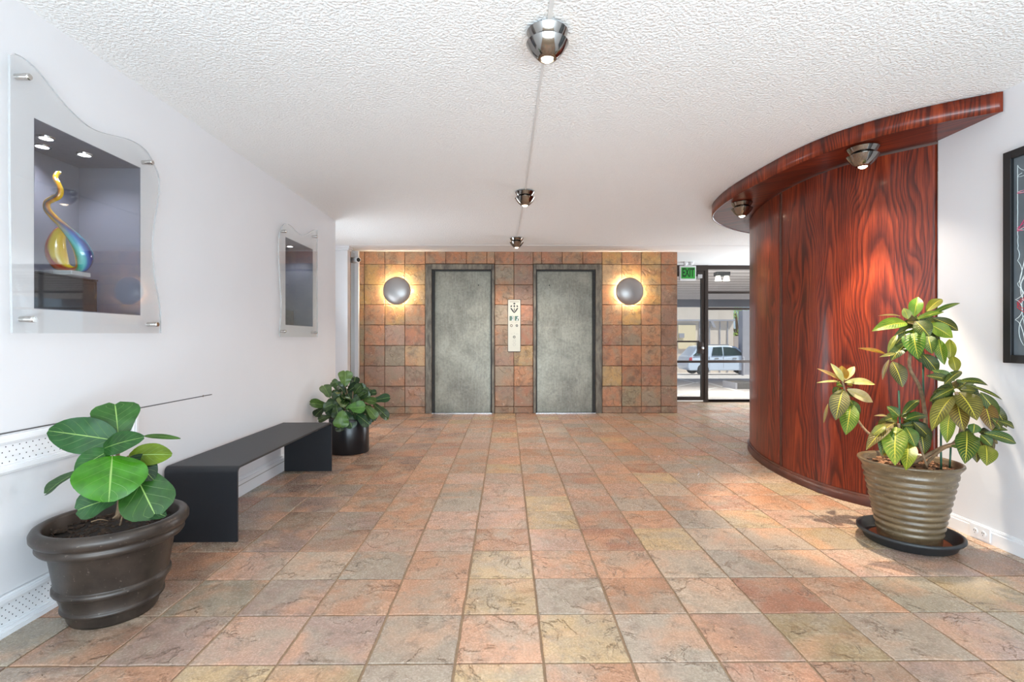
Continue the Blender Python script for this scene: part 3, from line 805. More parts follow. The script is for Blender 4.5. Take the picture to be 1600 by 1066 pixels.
# find outward sign
o1 = offset(cv, .02)
sg = 1 if o1[len(cv) // 2][0] < cv[len(cv) // 2][0] else -1
face = offset(cv, -sg * .02)
wood = thing('curved_wood_enclosure', (2.6, 4.3, 0), 'tall curved red mahogany veneer enclosure under the round canopy', 'column')
isplit = min(range(len(face)), key=lambda i: (face[i][0] - P(1207, 530, 4.1).x) ** 2 + (face[i][1] - 4.12) ** 2)
def thick_sheet(pts, z0, z1, mat, name, th=.02, u0=0):
    bm = nb(); uv_sheet(bm, pts, z0, z1, u0); inn = offset(pts, -sg * th)
    uv_sheet(bm, inn[::-1], z0, z1)
    L = bm.loops.layers.uv.verify()
    for i in (0, len(pts) - 1):
        q = [bm.verts.new((pts[i][0], pts[i][1], z0)), bm.verts.new((pts[i][0], pts[i][1], z1)), bm.verts.new((inn[i][0], inn[i][1], z1)), bm.verts.new((inn[i][0], inn[i][1], z0))]
        f = bm.faces.new(q)
    bmesh.ops.remove_doubles(bm, verts=bm.verts, dist=1e-5)
    bmesh.ops.recalc_face_normals(bm, faces=bm.faces)
    return obj(name, bm, mat, wood)
thick_sheet(face[:isplit + 1], .07, 2.305, M['wood'], 'veneer_panel')
thick_sheet(face[isplit:], .07, 2.305, M['wood'], 'veneer_panel', u0=1.31)
sp = offset(face, sg * .004); thick_sheet(sp[isplit - 1:isplit + 1], .07, 2.305, M['wood_base'], 'seam_strip', .004)
bp = cv; bm = nb()
b1 = offset(cv, 0)
bm = nb(); uv_sheet(bm, cv, 0, .062); inn = offset(cv, -sg * .03); a_ = uv_sheet(bm, inn[::-1], 0, .075)
tp = offset(cv, -sg * .012); uv_sheet(bm, tp, .062, .075)
L = bm.loops.layers.uv.verify()
for A, B, z in ((cv, tp, .062), (tp, inn, .075)):
    for i in range(len(A) - 1):
        bm.faces.new([bm.verts.new((A[i][0], A[i][1], z)), bm.verts.new((A[i + 1][0], A[i + 1][1], z)), bm.verts.new((B[i + 1][0], B[i + 1][1], z)), bm.verts.new((B[i][0], B[i][1], z))])
bmesh.ops.remove_doubles(bm, verts=bm.verts, dist=1e-5); bmesh.ops.recalc_face_normals(bm, faces=bm.faces)
obj('base_moulding', bm, M['wood_base'], wood)
# canopy
cp = [(2.622, 2.63), (2.44, 2.75), (2.27, 2.90), (2.10, 3.14), (2.0, 3.45), (1.95, 3.85), (1.93, 4.25), (1.955, 4.6), (2.03, 4.92), (2.2, 5.2), (2.5, 5.5), (2.85, 5.72), (3.1, 5.74)]
cc = [(p.x, p.y) for p in spline([(x, y, 0) for x, y in cp], 8)]
can = thing('wood_canopy', (2.3, 4, 2.31), 'curved red mahogany canopy slab against the ceiling over the enclosure', 'canopy')
bm = nb(); uv_sheet(bm, cc, 2.312, 2.416); fo = obj('fascia', bm, M['wood'], can)
s_ = fo.modifiers.new('s', 'SOLIDIFY'); s_.thickness = .012; s_.offset = -1 if sg > 0 else 1
bm = nb(); inn = offset(cc, -sg * .006)
lo = inn + [(3.1, 3.04), (2.622, 3.04)]
extrude_poly(bm, lo, 2.316, 2.33); L = bm.loops.layers.uv.verify()
for f in bm.faces:
    for lp in f.loops: lp[L].uv = (lp.vert.co.x * .7 + lp.vert.co.y * .7 + 3, lp.vert.co.y * .7 - lp.vert.co.x * .7)
obj('soffit', bm, M['wood_soffit'], can)

# ------------------------------------------------------------------ ceiling lamps
def bowl_lamp(x, y, z, label, cat_group, energy, ringm=False, name='ceiling_lamp', beam=0):
    r = thing(name, (x, y, z), label, 'ceiling lamp', cat_group)
    c = (x, y, z)
    obj('mount', lathe(nb(), [(.0, -.001), (.05, -.001), (.05, -.016), (.02, -.02), (.016, -.10), (0, -.10)], 28, c), M['red_ring'] if ringm else M['lamp_chrome'], r, smooth=False)
    for k, (dz, rr_) in enumerate(((-.012, .086), (-.060, .088))):
        pr = [(rr_ * 1.02, dz + .002), (rr_ * .94, dz - .010), (rr_ * .82, dz - .027), (rr_ * .66, dz - .044), (rr_ * .48, dz - .058), (rr_ * .36, dz - .066)]
        pr = pr + [(q - .003, zz_ + .003) for q, zz_ in pr[::-1]] + [pr[0]]
        obj('reflector_bowl', lathe(nb(), pr, 40, c), M['lamp_chrome'], r, smooth=True)
    obj('bulb', lathe(nb(), [(0, -.136), (.015, -.133), (.024, -.125), (.026, -.116), (.02, -.106), (0, -.104)], 20, c), M['bulb'], r, smooth=True)
    if beam: light('bulb_beam', 'SPOT', (x, y, z - .145), beam, (1, .86, .66), parent=r, spot_size=.95, spot_blend=.5, shadow_soft_size=.022, aim=(0, 0, -1))
    light('bulb_light', 'SPOT', (x, y, z - .145), energy, (1, .90, .76) if ringm else (1, .92, .82), parent=r, spot_size=1.9 if ringm else 2.5, spot_blend=.9 if ringm else .5, shadow_soft_size=.02, aim=(0, 0, -1))
    return r
M['red_ring'] = plain('red_collar', (140, 42, 50), .4)
g = 'stacked bowl spotlights on the ceiling cable'
bowl_lamp(.172, 2.13, H, 'stacked chrome bowl ceiling lamp nearest the viewer on the cable line', g, 24)
bowl_lamp(.162, 4.46, H, 'stacked chrome bowl ceiling lamp halfway along the cable line', g, 42)
bowl_lamp(.128, 6.5, H, 'stacked chrome bowl ceiling lamp just in front of the elevator wall', g, 75)
g = 'spotlights under the wood canopy'
bowl_lamp(2.235, 3.13, 2.316, 'stacked chrome bowl lamp with red collar under the canopy, above the croton', g, 28, True, 'canopy_lamp', 205)
bowl_lamp(2.07, 4.4, 2.316, 'stacked chrome bowl lamp with red collar under the canopy, further back by the seam', g, 14, True, 'canopy_lamp')
# cable raceway
bm = nb()
def seg(a, b, w):
    x0, y0 = a; x1, y1 = b
    vs = []
    for (x, y) in ((x0, y0), (x1, y1)):
        for dx in (-w, w):
            for z in (H - .008, H - .0003): vs.append(bm.verts.new((x + dx, y, z)))
    for f in ((0, 4, 6, 2), (1, 3, 7, 5), (0, 1, 5, 4), (2, 6, 7, 3), (0, 2, 3, 1), (4, 5, 7, 6)): bm.faces.new([vs[i] for i in f])
seg((.176, -1.5), (.174, 2.07), .009); seg((.172, 2.19), (.163, 4.40), .006); seg((.162, 4.52), (.13, 6.44), .006)
bmesh.ops.recalc_face_normals(bm, faces=bm.faces)
tag(obj('cable_raceway', bm, plain('raceway_white', (214, 213, 211), .5)), 'thin white cable raceway along the ceiling joining the three bowl lamps', 'cable')

# ------------------------------------------------------------------ display niches: acrylic covers, pedestal, glass sculpture
XA = XL + .035
def acrylic(name, outline, standoffs, label):
    r = thing(name, PX(standoffs[0][0], standoffs[0][1], XA), label, 'acrylic panel', 'wavy acrylic panels over the wall niches')
    p3 = [PX(x, y, XA) for x, y in outline]
    bm = nb(); a = [bm.verts.new((XA, p.y, p.z)) for p in p3]; b = [bm.verts.new((XA - .009, p.y, p.z)) for p in p3]
    f1 = bm.faces.new(a); f2 = bm.faces.new(b[::-1]); n = len(p3)
    for i in range(n):
        f = bm.faces.new((a[i], a[(i + 1) % n], b[(i + 1) % n], b[i])); f.material_index = 1
    bmesh.ops.recalc_face_normals(bm, faces=bm.faces)
    obj('sheet', bm, [M['acrylic'], M['acrylic_edge']], r)
    for x, y in standoffs:
        p = PX(x, y, XA)
        obj('standoff', lathe(nb(), [(.011, -.034), (.011, -.0005), (.013, -.0005), (.013, .016), (.011, .02), (0, .02)], 20, (XA, p.y, p.z), 'x'), M['chrome'], r, smooth=False)
def sm(pts, n=6):
    return [(p.x, p.y) for p in spline([(x, y, 0) for x, y in pts], n)]
ol1 = [(20, 521), (16.5, 300), (16, 86)] + sm([(24, 83.5), (40, 92), (62, 112), (100, 160), (130, 190), (150, 203), (175, 211), (205, 219), (228, 234), (241, 256), (250, 282), (247, 320), (241, 360), (240, 400), (244, 440), (251, 480), (252, 521)])
acrylic('acrylic_cover', ol1, [(39, 120), (233, 254), (46, 499), (241, 507)], 'large clear wavy edged acrylic sheet over the niche with the glass sculpture')
ol2 = [(438, 527)] + sm([(437, 522), (440, 480), (438, 440), (436, 395), (437, 368), (441, 355), (447, 349.5), (455, 353), (465, 363), (472, 367.5), (480, 366), (490, 360), (496, 359)]) + [(496.5, 527)]
acrylic('acrylic_cover', ol2, [(444, 361.5), (493, 370), (443, 518), (492, 520)], 'smaller clear wavy edged acrylic sheet over the empty niche past the bench')

def puck(y, x, z, lab):
    r = thing('puck_light', (x, y, z), lab, 'spotlight', 'puck lights in the niche ceilings')
    obj('trim_ring', lathe(nb(), [(.024, 0), (.024, -.006), (.032, -.006), (.034, 0)], 24, (x, y, z)), M['chrome'], r)
    obj('lens', lathe(nb(), [(0, -.004), (.024, -.004)], 24, (x, y, z)), M['puck'], r)
    light('puck_beam', 'SPOT', (x, y, z - .012), 4.8, (.94, .96, 1), parent=r, spot_size=2.3, spot_blend=.6, shadow_soft_size=.02, aim=(0, 0, -1))
zc = N1['z1'] - .0045
def onz(px, py, z):
    cx = px - 800; X = cx * math.cos(YAW) + F * math.sin(YAW); Yw = -cx * math.sin(YAW) + F * math.cos(YAW)
    s = (z - EYE) / (HZ - py); return (X * s, Yw * s)
for (px, py), lab in zip(((72, 215), (132, 241), (66, 228)), ('bright puck light beside the near edge of the sculpture niche ceiling', 'bright puck light above the tip of the glass sculpture', 'bright puck light deepest in the sculpture niche ceiling')):
    x, y = onz(px, py, zc); x = max(x, XL - .29); y = max(y, N1['a'] + .05)
    puck(y, x, zc, lab)
x, y = onz(453, 384, N2['z1']); puck(y, max(x, XL - .2), N2['z1'] - .0045, 'single puck light in the ceiling of the empty niche')

q0 = N1['z0'] + .0045
ped = thing('display_plinth', (-2.06, 2.2, q0), 'dark glossy plinth block under the glass sculpture', 'plinth')
PB = PX(143, 434, -2.0)
obj('block', bx(XL - .3, XL - .06, N1['a'] + .03, 2.42, q0, 1.385), M['pedestal'], ped, bevel=.003)
obj('top_slab', bx(XL - .302, XL - .058, N1['a'] + .028, 2.422, 1.3855, 1.392), M['pedestal'], ped)
q2 = N2['z0'] + .0045
ped = thing('display_plinth', (-2.06, N2['a'] + .1, q2), 'dark plinth block standing in the otherwise empty niche', 'plinth')
ph = 1.372 - q2
obj('block', bx(XL - .3, XL - .14, N2['a'] + .02, N2['a'] + .5, q2, q2 + ph), M['pedestal'], ped, bevel=.003)
obj('top_slab', bx(XL - .302, XL - .138, N2['a'] + .018, N2['a'] + .502, q2 + ph + .0005, q2 + ph + .006), M['pedestal'], ped)

# glass swirl
YG = 2.27
def cq(u, v): return P(u * .469, 60 + v * .469, YG)
sc = thing('glass_sculpture', cq(210, 800), 'yellow, blue and red blown glass swirl on clear blocks in the niche', 'sculpture')
b0 = cq(140, 803); b1 = cq(272, 777); zt = 1.3925
for a, b in ((b0.x, (b0.x + b1.x) / 2 - .002), ((b0.x + b1.x) / 2 + .002, b1.x)):
    obj('clear_block', bx(a, b, YG - .05, YG + .05, zt, b1.z), M['clear_block'], sc, bevel=.003)
path = [(222, 632, 5), (205, 634, 9), (182, 648, 17), (163, 680, 24), (157, 715, 27), (167, 747, 24), (190, 765, 15), (222, 770, 10), (250, 760, 17), (264, 730, 23), (262, 700, 22), (246, 668, 17), (222, 635, 12), (196, 605, 10.5), (182, 580, 10), (188, 560, 9.5), (208, 550, 10.5), (228, 540, 10), (232, 522, 9), (220, 500, 8.5), (204, 480, 8), (199, 463, 7.5), (200, 453, 6)]
pts = spline([(u, v, w) for u, v, w in path], 5); k_ = (cq(1, 0) - cq(0, 0)).x
n_ = len(pts)
t = NT('blown_glass'); uv = t.new('UVMap').outputs[0]; sxx = t.new('SeparateXYZ'); t.link(uv, sxx.inputs[0])
nz = t.noise(t.scale(uv, (3, 5, 1)), 1.5, 2)
st = t.math('FRACT', t.math('ADD', t.math('ADD', sxx.outputs[0], t.math('MULTIPLY', sxx.outputs[1], .8)), t.math('MULTIPLY', nz, .25)))
cA = t.ramp(st, [(.0, lin((226, 188, 20))), (.24, lin((214, 190, 40))), (.32, lin((150, 30, 24))), (.42, lin((190, 90, 24))), (.5, lin((30, 130, 60))), (.58, lin((96, 190, 190))), (.68, lin((20, 96, 170))), (.8, lin((16, 30, 110))), (.9, lin((40, 150, 170))), (1.0, lin((222, 190, 40)))])
cB = t.ramp(st, [(.0, lin((226, 186, 24))), (.62, lin((220, 166, 20))), (.74, lin((70, 96, 110))), (.82, lin((186, 110, 30))), (1, lin((226, 186, 24)))])
c = t.mix(t.ramp(sxx.outputs[1], [(.5, 0.0), (.58, 1.0)]), cA, cB)
t.set('Base Color', c); t.b.inputs['Roughness'].default_value = .06; t.b.inputs['Coat Weight'].default_value = 1.0
M['swirl'] = t.m
body = [cq(p.x, p.y) + Vector((0, .05 * math.sin(i / n_ * 2 * PI * 1.0), 0)) for i, p in enumerate(pts)]
zmin = min(b.z - p.z * k_ for b, p in zip(body, pts))
dz = b1.z + .001 - zmin
for b in body: b.z += dz
obj('glass_swirl', tube(nb(), body, [p.z * k_ * (1.12 if i < n_ * .55 else 1.0) for i, p in enumerate(pts)], 20, uv=True), M['swirl'], sc, smooth=True)

# ------------------------------------------------------------------ radiator cover with vents, left baseboard
ye = PX(330, 614, XL).y
cov = thing('access_panel', (XL, 1.9, .6), 'large flush white access panel low on the wall with a perforated vent strip', 'access panel')
obj('panel_board', bx(XL + .0005, XL + .007, .4, ye, .152, .752), M['wall'], cov)
obj('shadow_gap', bx(XL + .0005, XL + .0055, .4, ye, .7525, .757), plain('gap_grey', (96, 94, 94), .9), cov)
s = PX(317, 619, XL + .007); obj('screw', lathe(nb(), [(.006, 0), (.006, .002), (0, .004)], 12, (XL + .007, s.y, s.z), 'x'), M['steel'], cov)
def vent(parent, y0, y1, z0, z1, x, fr, end=True):
    bm = nb()
    for (a, b, zz0, zz1) in ((y0, y1, z0, z0 + fr), (y0, y1, z1 - fr, z1)):
        box(bm, x, x + .012, a, b, zz0, zz1); m_ = (zz0 + zz1) / 2
        box(bm, x + .012, x + .019, a, b, m_ - fr * .28, m_ + fr * .28)
    if end: box(bm, x, x + .012, y1 - fr, y1, z0 + fr, z1 - fr); box(bm, x + .012, x + .019, y1 - fr * .75, y1 - fr * .25, z0 + fr * .3, z1 - fr * .3)
    v_ = obj('vent_frame', bm, M['white'], parent, bevel=.003)
    obj('perforated_plate', bx(x, x + .004, y0, y1 - (fr if end else 0), z0 + fr, z1 - fr), M['white'], parent)
    bm = nb(); y = y0 + .01; k = 0; hgt = z1 - z0 - 2 * fr; rows_ = 4 if end else 5
    while y < y1 - fr - .008:
        for q in range(rows_):
            if (q + k) % 2 == 0:
                zz_ = z0 + fr + hgt * (q + .5) / rows_
                bm.faces.new([bm.verts.new((x + .0045, y + .0026 * math.cos(w * PI / 3), zz_ + .0026 * math.sin(w * PI / 3))) for w in range(6)])
        y += .0135; k += 1
    obj('perforations', bm, M['hole'], parent, kind='stuff')
vent(cov, .4, PX(211, 650, XL).y, .603, .748, XL + .0075, .034)
yv = 2.55
bb = struct('baseboard_left', bx(XL + .0005, XL + .006, .4, yv, .002, .15), M['white'])
vent(bb, .4, yv, .002, .15, XL + .0065, .036, False)
obj('shoe_moulding', bx(XL + .0005, XL + .03, .4, yv, .0, .018), M['white'], bb)
b2 = baseboard('baseboard_left_2', (yv + .001, YE), XL, 1, .13, .02)
obj('groove_shade', bx(XL + .0202, XL + .0206, yv + .01, YE - .01, .078, .084), M['plate_grey'], b2)  # flat grey strip painted on for the shade line of the groove

# ------------------------------------------------------------------ bench (one bent sheet)
XB0, XB1 = -1.868, -1.472
ya, yb_, hb, tb, rb = 2.76, 4.25, .412, .012, .03
def bench_profile(h, rad, y0, y1):
    pts = [(y0, 0)]
    for k in range(7):
        a = PI - (PI / 2) * k / 6; pts.append((y0 + rad + rad * math.cos(a), h - rad + rad * math.sin(a)))
    for k in range(7):
        a = PI / 2 - (PI / 2) * k / 6; pts.append((y1 - rad + rad * math.cos(a), h - rad + rad * math.sin(a)))
    pts.append((y1, 0)); return pts
bn = thing('bench', ((XB0 + XB1) / 2, (ya + yb_) / 2, 0), 'low black steel bench of one folded sheet against the white wall', 'bench')
o_ = bench_profile(hb, rb, ya, yb_); i_ = bench_profile(hb - tb, rb - tb + .004, ya + tb, yb_ - tb)
def strip(name, idx):
    bm = nb(); R = {}
    for key, prof in (('o', o_), ('i', i_)):
        for k in idx: R[key, k, 0] = bm.verts.new((XB0, *prof[k])); R[key, k, 1] = bm.verts.new((XB1, *prof[k]))
    for a, b in zip(idx, idx[1:]):
        bm.faces.new((R['o', a, 0], R['o', a, 1], R['o', b, 1], R['o', b, 0])); bm.faces.new((R['i', a, 0], R['i', b, 0], R['i', b, 1], R['i', a, 1]))
        for s in (0, 1): bm.faces.new((R['o', a, s], R['o', b, s], R['i', b, s], R['i', a, s]))
    for k in (idx[0], idx[-1]): bm.faces.new((R['o', k, 0], R['i', k, 0], R['i', k, 1], R['o', k, 1]))
    bmesh.ops.recalc_face_normals(bm, faces=bm.faces)
    obj(name, bm, M['black_steel'], bn)
strip('leg', [0, 1, 2, 3, 4]); strip('seat', list(range(4, 12))); strip('leg', [11, 12, 13, 14, 15])
obj('bracket', bx(-1.62, -1.585, yb_ - tb - .05, yb_ - tb, .34, hb - tb), M['black_steel'], bn)

# ------------------------------------------------------------------ leaves
CAMP = Vector((0, 0, EYE))
def clampw(p):       # keep foliage off the side walls
    p = Vector(p); lim = XR - .05 if p.x > 0 else XL + .03
    return CAMP + (p - CAMP) * min(1, lim / p.x)
def leaf(parent, B, T, w, shape, color, mat, N=None, fold=.12, bow=.08, wave=.0, roll=0, seed=0, tipback=0.0):
    B = clampw(B); T = clampw(T); ax = (T - B); Ln = ax.length; ax.normalize(); rr = random.Random(seed); dk = .74 if mat is M['fig_leaf'] else .86; color = (color[0] * dk, color[1] * dk, color[2] * dk * .76)
    if N is None: N = (Vector((0, 0, EYE)) - B).normalized() + Vector((0, 0, .45))
    N = (N - ax * N.dot(ax)).normalized()
    if roll: N = Matrix.Rotation(roll, 3, ax) @ N
    Sd = ax.cross(N); nl, nw = 12, 6
    bm = nb(); L = bm.loops.layers.uv.verify(); V = []
    for i in range(nl + 1):
        t_ = i / nl; pr = shape(t_); row = []
        ctr = B + ax * (Ln * t_) + N * (bow * Ln * math.sin(PI * t_) - tipback * Ln * t_ * t_)
        for j in range(nw + 1):
            u = j / nw * 2 - 1; hw_ = w / 2 * pr
            wv = wave * w * abs(u) * math.sin(t_ * 14 + (0 if u < 0 else 1.7) + seed)
            notch = -NOTCH[shape] * Ln * max(0, (t_ - .8) / .2) * (1 - abs(u)) if shape in NOTCH else 0
            row.append((bm.verts.new(ctr + Sd * (u * hw_) + N * (fold * abs(u) * hw_ + wv) + ax * notch), u * .5 + .5, t_))
        V.append(row)
    for i in range(nl):
        for j in range(nw):
            q = (V[i][j], V[i][j + 1], V[i + 1][j + 1], V[i + 1][j]); f = bm.faces.new([x[0] for x in q]); f.smooth = True
            for lp, x in zip(f.loops, q): lp[L].uv = (x[1], x[2])
    o = obj('leaf', bm, mat, parent); o.color = (*lin(color), 1); return o
def fig_shape(t):
    pts = [(0, .06), (.06, .34), (.2, .56), (.35, .68), (.5, .84), (.65, .98), (.78, 1.0), (.88, .88), (.95, .64), (1, .22)]
    for (a, x), (b, y) in zip(pts, pts[1:]):
        if t <= b:
            k = (t - a) / (b - a); return x + (y - x) * (k * k * (3 - 2 * k) * .3 + k * .7)
    return pts[-1][1]
def round_shape(t):
    return max(.03, math.sin(PI * min(1, (t * .97 + .015)) ** .9) ** .6)
def cro_shape(t):
    return max(.02, math.sin(PI * t ** .9) ** .82 * (1 if t < .9 else 1 - (t - .9) * 2))
NOTCH = {fig_shape: .06}
def stem_tube(parent, pts, rad, mat=None, name='stem', seg=8):
    return obj(name, tube(nb(), spline(pts, 4), [rad[0] + (rad[-1] - rad[0]) * k / (4 * (len(pts) - 1)) for k in range(4 * (len(pts) - 1) + 1)], seg), mat or M['stem'], parent, smooth=True)

# big fiddle leaf fig in the brown pot
PC = Vector((-1.607, 2.075, 0))
t = NT('bronze_glazed_pot'); p = t.pos(); n = t.noise(p, 9, 5, .6); n2 = t.noise(p, 70, 3)
t.set('Base Color', t.mix(t.ramp(n2, [(.66, 0.0), (.74, .35)]), t.ramp(n, [(.3, lin((42, 36, 32))), (.7, lin((70, 60, 53)))]), lin((150, 138, 126))))
t.b.inputs['Roughness'].default_value = .36; t.b.inputs['Metallic'].default_value = .3; t.bump(n2, .08, .003); M['brownpot'] = t.m
fg = thing('potted_fig', PC, 'big leaved fiddle leaf fig in a ribbed brown pot beside the perforated vent', 'potted plant', )
prof = [(0, .0), (.143, 0), (.150, .012), (.157, .044), (.158, .046), (.167, .049), (.171, .053), (.171, .062), (.167, .066), (.166, .068), (.183, .122), (.184, .124), (.192, .127), (.195, .132), (.195, .144), (.192, .149), (.187, .152), (.1875, .155), (.207, .285), (.214, .292), (.236, .298), (.243, .308), (.242, .322), (.236, .33), (.250, .336), (.258, .348), (.259, .366), (.252, .380), (.240, .386), (.226, .384), (.219, .374), (.212, .30), (.2, .29)]
obj('pot', lathe(nb(), prof, 72, PC), M['brownpot'], fg, smooth=True)
obj('soil', lathe(nb(), [(0, .342), (.08, .345), (.15, .338), (.214, .330)], 32, PC), M['soil'], fg, smooth=True)
def cf(u, v, Y): return P(u * .3753, 600 + v * .3753, Y)
bm = nb(); rr = random.Random(19)
for _ in range(220):
    a = rr.uniform(0, 2 * PI); q = .2 * math.sqrt(rr.random()); p = PC + Vector((q * math.cos(a), q * math.sin(a), .343)); s = rr.uniform(.004, .012)
    vs = box(bm, -s, s, -s * .5, s * .5, -s * .4, s * .4); R_ = Matrix.Rotation(rr.uniform(0, PI), 3, 'Z') @ Matrix.Rotation(rr.uniform(-.7, .7), 3, 'X')
    for v in vs: v.co = R_ @ v.co + p
obj('soil_crumbs', bm, plain('soil_crumbs', (62, 46, 34), .95, var=.6, vs=50), fg, kind='stuff')
for a, b in (((470, 560), (560, 505)), ((500, 590), (515, 540)), ((380, 575), (450, 570))):
    stem_tube(fg, [cf(*a, 2.0), cf((a[0] + b[0]) / 2, (a[1] + b[1]) / 2 - 8, 2.01), cf(*b, 2.03)], [.003, .002], M['stem'], 'twig', 6)
hub = [cf(490, 560, 2.07), cf(500, 480, 2.06), cf(490, 360, 2.05), cf(492, 240, 2.04)]
stem_tube(fg, hub, [.011, .006])
mm = .3753 * 2.0 / F
GRN = [(58, 112, 46), (40, 92, 42), (66, 128, 50), (92, 140, 34), (74, 120, 86)]
FIG = [  # base, tip (crop survey), width, colour, depth base/tip, fold, roll
    ((494, 228), (478, 76), 172, (62, 116, 58), 2.05, 2.10, .05, 0, 'fig'),
    ((490, 237), (200, 195), 150, (46, 104, 56), 2.03, 1.96, .1, -.3, 'round'),
    ((425, 272), (600, 222), 92, (48, 104, 54), 2.0, 1.97, .1, .2, 'round'),
    ((455, 278), (312, 368), 96, (44, 112, 42), 2.0, 1.93, .1, .1, 'round'),
    ((468, 300), (452, 492), 245, (78, 158, 36), 1.98, 1.9, .06, 0, 'round'),
    ((535, 300), (716, 296), 104, (122, 150, 36), 2.06, 2.1, .05, 0, 'round'),
    ((600, 217), (752, 228), 24, (70, 110, 40), 2.12, 2.16, .05, .0, 'round'),
    ((330, 362), (185, 462), 66, (84, 118, 96), 2.05, 2.0, .3, .6, 'fig'),
    ((540, 330), (650, 556), 195, (56, 106, 50), 2.06, 1.99, .1, .1, 'fig'),
    ((495, 470), (312, 530), 118, (72, 118, 92), 1.98, 1.9, .12, .1, 'fig'),
    ((520, 500), (690, 552), 90, (34, 80, 46), 2.03, 2.0, .1, 0, 'round'),
    ((345, 372), (318, 442), 52, (36, 76, 36), 2.06, 2.05, .1, 0, 'round'),
    ((540, 305), (640, 400), 110, (32, 66, 34), 2.05, 2.04, .1, 0, 'round'),
]
for k, (b, tt, w, col, y0, y1, fo_, ro, sh) in enumerate(FIG):
    B = cf(*b, y0); T = cf(*tt, y1)
    leaf(fg, B, T, w * mm, fig_shape if sh == 'fig' else round_shape, col, M['fig_leaf'], fold=fo_, bow=.06, wave=.02, roll=ro, seed=k)
    src = min((spline(hub, 6)), key=lambda h_: (h_ - B).length + max(0, h_.z - B.z) * 2)
    if (src - B).length > .015: stem_tube(fg, [src, (src + B) / 2 + Vector((0, 0, -.008)), B], [.0045, .003], M['petiole'] if 'petiole' in M else M['stem'], 'petiole', 6)

# small fig in black cylinder behind bench
PK = P(545.5, 690, 4.98); PK = Vector((PK.x, 4.98, 0))
fb = thing('potted_fig', PK, 'dense small leaved fig in a black cylinder pot behind the bench', 'potted plant')
obj('pot', lathe(nb(), [(0, 0), (.184, 0), (.19, .006), (.19, .335), (.186, .34), (.18, .34), (.178, .30), (.17, .29)], 56, PK), M['black_pot'], fb, smooth=False)
for f in D.objects[fb.children[0].name].data.polygons: f.use_smooth = abs(f.normal.z) < .5
obj('soil', lathe(nb(), [(0, .32), (.178, .312)], 32, PK), M['soil'], fb)
def ck(u, v, Y): return P(480 + u * .15, 570 + v * .15, Y)
SMALL = [((395, 225), (395, 60), 138, (124, 160, 104), .0), ((355, 228), (250, 178), 84, (120, 146, 120), .05), ((235, 345), (165, 212), 120, (128, 152, 128), -.02), ((215, 432), (22, 398), 90, (88, 122, 74), -.03),
         ((285, 262), (345, 300), 50, (190, 186, 150), -.02), ((378, 445), (372, 332), 120, (178, 190, 160), -.14), ((405, 455), (610, 440), 118, (108, 164, 96), -.17), ((368, 475), (345, 660), 138, (112, 162, 82), -.2),
         ((400, 480), (470, 665), 112, (64, 96, 84), -.15), ((515, 520), (655, 632), 118, (52, 86, 74), -.13), ((610, 425), (725, 560), 86, (104, 138, 80), -.1), ((690, 410), (845, 560), 86, (56, 82, 50), -.06),
         ((680, 380), (868, 340), 90, (52, 92, 66), 0), ((585, 365), (720, 392), 84, (92, 122, 72), -.06), ((415, 285), (535, 215), 112, (40, 66, 50), .03), ((505, 335), (615, 290), 104, (42, 70, 52), .02),
         ((290, 425), (180, 500), 110, (60, 86, 66), -.06), ((250, 535), (110, 580), 76, (96, 112, 90), -.06), ((335, 440), (195, 400), 110, (62, 90, 64), -.1), ((330, 600), (350, 700), 84, (62, 74, 54), -.17),
         ((420, 300), (480, 400), 150, (44, 68, 48), -.03), ((600, 450), (700, 592), 96, (54, 76, 52), -.09), ((780, 430), (835, 580), 56, (110, 132, 84), -.03), ((270, 262), (325, 345), 76, (66, 86, 64), 0),
         ((545, 250), (625, 335), 96, (48, 74, 54), .03), ((630, 310), (725, 285), 66, (56, 86, 60), .05), ((180, 450), (75, 540), 90, (50, 70, 50), 0), ((330, 470), (420, 400), 120, (58, 92, 62), -.08),
         ((360, 250), (420, 210), 40, (46, 66, 40), .01), ((450, 400), (560, 380), 110, (66, 96, 68), -.1), ((300, 420), (330, 560), 120, (70, 98, 64), -.12), ((700, 400), (760, 520), 80, (66, 98, 66), -.04), ((480, 470), (560, 570), 110, (50, 78, 60), -.1)]
mm = .15 * 4.95 / F
ctr = Vector((PK.x, PK.y, .38))
for k in range(5):
    a = 2 * PI * k / 5 + .4
    stem_tube(fb, [(PK.x + .05 * math.cos(a), PK.y + .05 * math.sin(a), .31), (PK.x + .07 * math.cos(a), PK.y + .07 * math.sin(a), .45), (PK.x + .09 * math.cos(a), PK.y + .09 * math.sin(a), .6)], [.007, .004])
for k, (b, tt, w, col, dy) in enumerate(SMALL):
    B = ck(*b, 4.98 + dy); T = ck(*tt, 4.98 + dy + (-.03 if tt[1] > b[1] else .02))
    leaf(fb, B, T, w * mm * 1.12, fig_shape, col, M['fig_leaf'], fold=.15, bow=.06, wave=.03, roll=random.Random(k).uniform(-.3, .3), seed=k)
    stem_tube(fb, [B, B * .6 + Vector((PK.x, PK.y, max(.33, B.z - .08))) * .4, Vector((PK.x, PK.y, .0)) * .75 + Vector((B.x, B.y, 0)) * .25 + Vector((0, 0, max(.32, B.z - .12)))], [.003, .004], M['stem'], 'petiole', 6)

